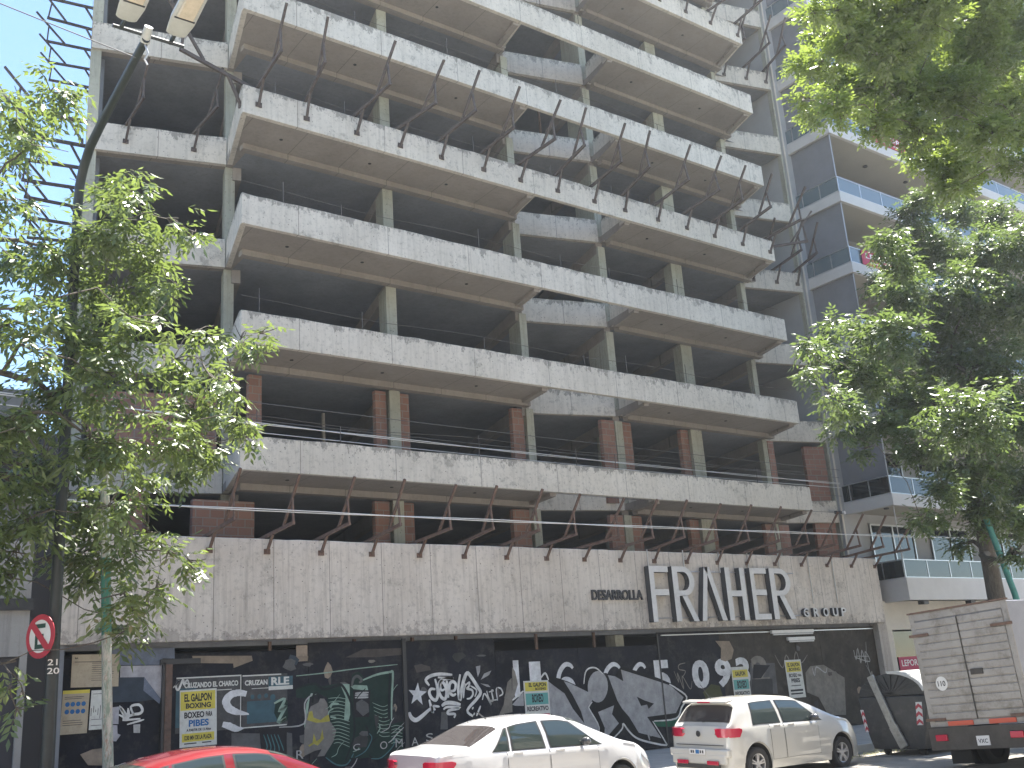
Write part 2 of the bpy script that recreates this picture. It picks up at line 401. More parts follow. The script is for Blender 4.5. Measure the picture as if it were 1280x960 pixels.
# end column strip on the facade line, left of wing
# brick infill flanking columns on the two lowest open storeys
def bricks(x0, x1, y, z0, z1): MB().box(x0, x1, y, y+.16, z0, z1).build('brick_panel', M['brick'], BLD)
z0, z1 = 4.5, levels[0]-.15
for x0, x1 in ((6.6,6.9),(12.62,13.04),(13.37,13.75),(16.9,17.5),(20.45,20.96),(21.28,21.7),(23.75,24.14),(24.65,24.95),(27.3,27.7),(28.0,28.5)): bricks(x0, x1, 22.62, z0, z1)
bricks(8.0, 9.45, 22.62, z0, 6.3)
z0, z1 = levels[0]+.2, levels[1]-.15
for x0, x1 in ((9.3,9.62),(12.72,13.04),(13.37,13.72),(17.1,17.5),(20.45,20.96),(21.28,21.65),(23.8,24.14),(28.0,28.3)): bricks(x0, x1, 22.62, z0, z1)
w_ = MB(); w_.wallseg((30.1, 22.75), (30.95, 22.53), .15, z0, z1); w_.build('brick_panel', M['brick'], BLD)
w_ = MB(); w_.wallseg((30.1, 22.75), (30.95, 22.53), .15, 4.5, levels[0]-.01); w_.build('brick_panel', M['brick'], BLD)
w_ = MB(); w_.wallseg((6.1, 24.35), (8.9, 23.62), .15, z0, z0+2.25); w_.build('brick_panel', M['brick'], BLD)
w_ = MB(); w_.wallseg((6.1, 24.35), (7.4, 24.01), .15, 4.5, levels[0]-.2); w_.build('brick_panel', M['brick'], BLD)
# leftover timber props and stacked boards inside
for i in range(26):
    k = random.randint(0, 7); z = levels[k]+.2; x = random.uniform(9.8, 29); p = deep((x, 23.6+random.uniform(0, 3)), random.uniform(0, 2.5))
    MB().bar((p[0], p[1], z), (p[0]+random.uniform(-.25, .25), p[1]+random.uniform(-.2, .2), z+2.66), .07).build('timber_prop', M['steel'] if i % 3 else M['cream'], BLD)
# rebar stubs and rails behind the bands
for k, z in enumerate(levels[:8]):
    for x in [9.3, 11.4, 15.0, 18.4, 19.9, 22.4, 25.8]:
        xx = x+random.uniform(-.5, .5); zt = z+PAR
        m = MB(); m.tube([(xx, 21.1, z+.3), (xx, 21.1, zt+random.uniform(.35, .7))], .010, 5); m.build('rebar_stub', M['rebar'], BLD)
for z, dz in ((levels[1], .45), (levels[2], .45), (levels[3], .4), (levels[4], .45), (levels[0], .55)):
    pts = [(8.5+i*.96, 21.15, z+PAR+dz-.09*math.sin(i/20*math.pi*3)**2) for i in range(21)]
    MB().tube(pts, .006, 4).build('guard_wire', M['rebar'], BLD)
# street fascia
fx0, fx1 = 4.95, 30.62
fm = rough_edge((fx0, 20.92), (fx1, 20.92), 3.075, 5.17, .3, .3, .008); fm.build('street_fascia', M['fascia'], BLD, bevel=.02)
MB().box(4.95, 30.9, 21.3, 21.62, 2.98, 3.3).build('lintel_beam', M['inner'], BLD)
MB().box(4.95, 30.9, 21.225, 26, 3.10, 3.3).build('ground_floor_ceiling', M['inner'], BLD)
MB().box(30.25, 30.72, 21.0, 21.6, 0, 3.07).build('corner_pier', M['fascia'], BLD)
MB().box(4.97, 5.06, 21.0, 21.6, 0, 3.07).build('corner_pier', M['inner'], BLD)
for x in (19.2, 12.9): MB().box(x, x+.3, 21.5, 21.9, 0, 3.0).build('column', M['col'], BLD)
MB().box(4.95, 30.9, 24.5, 24.7, 0, 4.3).build('ground_floor_wall', M['dark'], BLD)
# safety-net brackets
M['steeld'] = plain('dark_weathered_steel', (.075,.06,.052), .8, 0, .4, 8, dirt=(.13,.08,.055), dirtamt=.5)
def bracket_mesh(drop, name):
    m = MB()
    def P(o, z): return (0, -o, z)
    top = drop
    m.box(-.07, .07, -.025, .0, -.05, .06)
    m.bar(P(.02, 0), P(.30, top+.07), .05, .05)
    m.bar(P(-.45, top+.04), P(1.36, top+.17), .055, .07)
    m.bar(P(.85, top+.17), P(1.62, top+1.12), .05, .05)
    m.bar(P(1.33, top+.17), P(1.28, top+.72), .04, .04)
    me = bpy.data.meshes.new(name); me.from_pydata(m.v, [], m.f); me.materials.append(M['steel'] if drop < .3 else M['steeld']); return me
bmA = bracket_mesh(.27, 'steel_bracket'); bmB = bracket_mesh(.42, 'steel_bracket')
random.seed(11)
def put_bracket(me, x, y, z, rz, jit=.05, scale=1):
    o = bpy.data.objects.new('steel_bracket', me); COL.objects.link(o); o.parent = BLD
    o.location = Vector((x, y, z))-ORG[BLD.name]; o.rotation_euler = (random.uniform(-jit, jit), 0, rz+random.uniform(-jit, jit)*1.6)
    o.scale = (scale,)*3
for i in range(19): put_bracket(bmA, 7.76+1.262*i, 20.918, 4.89, 0, .035)
for lev, sc in ((3, 1.12), (6, 1.12)):
    z = levels[lev]+PAR-.42*sc
    for i in range(15): put_bracket(bmB, 8.75+1.33*i+random.uniform(-.06, .06), 20.90, z, 0, .10, sc)
    for x in (28.9, 29.9, 30.8): put_bracket(bmB, x, 23.09-(x-28.36)*.2614-.01, z, -.25, .08, sc)
    for x in (6.6, 8.2): put_bracket(bmB, x, 24.34-(x-5.72)*.2591-.01, z, -.25+.3, .05, sc*.9)
    for i in range(11):
        p = deep((5.66, 24.4), .25+1.25*i); put_bracket(bmB, p[0], p[1], z, -(math.pi/2+.2531), .05, 1.2)
put_bracket(bmB, 8.42, 21.05, levels[3]+PAR-.5, -1.35, .02, 1.25)
put_bracket(bmB, 28.0, 21.6, levels[3]+PAR-.5, .9, .02, 1.2)

# ------------------------------------------------------------------ company sign on fascia
SG = thing('company_sign', 'raised pale metal sign letters reading DESARROLLA FRAHER GROUP on the concrete fascia', 'sign', (18, 20.9, 3.2))
M['lface'] = plain('letter_face', (.62,.62,.61), .5, .0, .1, 5); M['lside'] = plain('letter_side', (.05,.052,.055), .6)
def letter(name, segs, x, wd):
    m = MB(); y0, y1 = 20.72, 20.90
    for s in segs:
        pts = [(x+a*wd, 3.24+b*1.5) for a, b in s]
        n = len(pts)
        ar = sum(pts[i][0]*pts[(i+1) % n][1]-pts[(i+1) % n][0]*pts[i][1] for i in range(n))
        if ar < 0: pts = pts[::-1]
        vs, fs = poly_flat(pts, y0); m.add(vs, fs, 0)
        m.add([(a, y0, b) for a, b in pts]+[(a, y1, b) for a, b in pts], [(i, n+i, n+(i+1) % n, (i+1) % n) for i in range(n)], 1)
    o = m.build('letter', [M['lface'], M['lside']], SG)
    o['label'] = 'raised letter %s' % name
bw = .24
def arc(cx, cz, rx, rz, t0, t1, n=10): return [(cx+rx*math.cos(R(t0+(t1-t0)*i/n)), cz+rz*math.sin(R(t0+(t1-t0)*i/n))) for i in range(n+1)]
VB = [(0,0),(bw,0),(bw,1),(0,1)]
rs = [VB, [(bw,1),(.5,1)]+arc(.5,.73,.5,.27,90,-90)[1:]+[(bw,.46),(bw,.56)]+[(.5,.56)]+arc(.5,.73,.27,.17,-90,90)[1:]+[(bw,.90)], [(.36,.47),(.60,.47),(1.05,0),(.80,0)]]
fs_ = [VB, [(bw,1),(1,1),(1,.89),(bw,.89)], [(bw,.58),(.95,.58),(.95,.47),(bw,.47)]]
es = [VB, [(bw,1),(1,1),(1,.89),(bw,.89)], [(bw,.58),(.9,.58),(.9,.47),(bw,.47)], [(bw,.11),(1,.11),(1,0),(bw,0)]]
hs = [VB, [(1-bw,0),(1,0),(1,1),(1-bw,1)], [(bw,.56),(1-bw,.56),(1-bw,.45),(bw,.45)]]
as_ = [[(0,0),(.18,0),(.44,1),(.28,1)], [(.28,1),(.50,1),(1.02,0),(.82,0),(.40,.86)]]
for nm, sg, x, wd in (('F', fs_, 19.95, .72), ('R', rs, 20.82, .84), ('A', as_, 21.82, 1.0), ('H', hs, 22.95, .82), ('E', es, 24.02, .72), ('R', rs, 24.88, .92)): letter(nm, sg, x, wd)
def text_part(s, x0, x1, z0, h, y, mat, parent, ext=0, bold=.0, name='lettering'):
    vs, fs = text_mesh(s, x0, x1, z0, h, y, ext, bold); return MB().add(vs, fs).build(name, mat, parent)
text_part('DESARROLLA', 17.98, 19.78, 3.84, .27, 20.86, M['lside'], SG, .05, .02)
for ch, x in zip('GROUP', (26.35, 26.83, 27.3, 27.77, 28.2)):
    text_part(ch, x, x+.24, 3.30, .26, 20.80, M['lface'], SG, .015, .012); text_part(ch, x-.012, x+.235, 3.30, .26, 20.818, M['lside'], SG, .09, .02)
rail = MB()
for x in (20.12, 21.5, 22.95, 24.2, 25.6, 27.0, 28.2): rail.tube([(x, 20.89, 4.6 if x < 26 else 3.7), (x, 20.89, 5.22)], .018, 6)
rail.tube([(20.12, 20.89, 4.62), (26.2, 20.89, 4.62)], .014, 5); rail.tube([(20.2, 20.89, 3.35), (26.4, 20.89, 3.35)], .012, 5)
rail.build('support_rail', M['alu'], SG)

# ------------------------------------------------------------------ houses on the near side of the street (behind the camera)
random.seed(21)
xx = -40; labs = ['cream', 'ochre', 'pale pink', 'white', 'beige', 'sand', 'grey']
tones = [(.62,.56,.46), (.56,.46,.34), (.60,.50,.44), (.68,.66,.62), (.58,.52,.42), (.60,.54,.44), (.5,.49,.46)]
for i in range(7):
    wdt = [13, 11, 14, 12, 15, 13, 16][i]; ht = [15, 10, 17, 12, 19, 13, 16][i]
    t = thing('street_house', '%s rendered house row building across the street, %s from the left end' % (labs[i], ['first','second','third','fourth','fifth','sixth','seventh'][i]), 'building', (xx+wdt/2, -3, 0), 'houses across the street')
    rm = plain('render_'+labs[i].replace(' ', '_'), tones[i], .8, 0, .1, 1)
    MB().box(xx+.02, xx+wdt-.02, -13, -3.0, 0, ht).build('wall', rm, t)
    MB().box(xx+.03, xx+wdt-.03, -3.25, -2.8, ht+.001, ht+.3).build('cornice', M['cream'], t)
    z = 3.8
    for z in [3.8+3.1*k for k in range(int((ht-4.5)/3.1)+1)]:
        for q in range(int(wdt/3)):
            x = xx+1+q*3
            f = MB().box(x, x+1.3, -3.0+.004, -2.96, z, z+1.8).build('window', M['glass'], t)
            MB().box(x-.1, x+1.4, -2.999, -2.85, z-.12, z-.003).build('sill', M['cream'], f)
    MB().box(xx+2, xx+3.2, -2.998, -2.95, .02, 2.3).build('door', M['blackmetal'], t)
    MB().box(xx+5, xx+9, -2.998, -2.94, .3, 2.6).build('shutter', M['nside'] if 'nside' in M else M['alu'], t)
    xx += wdt
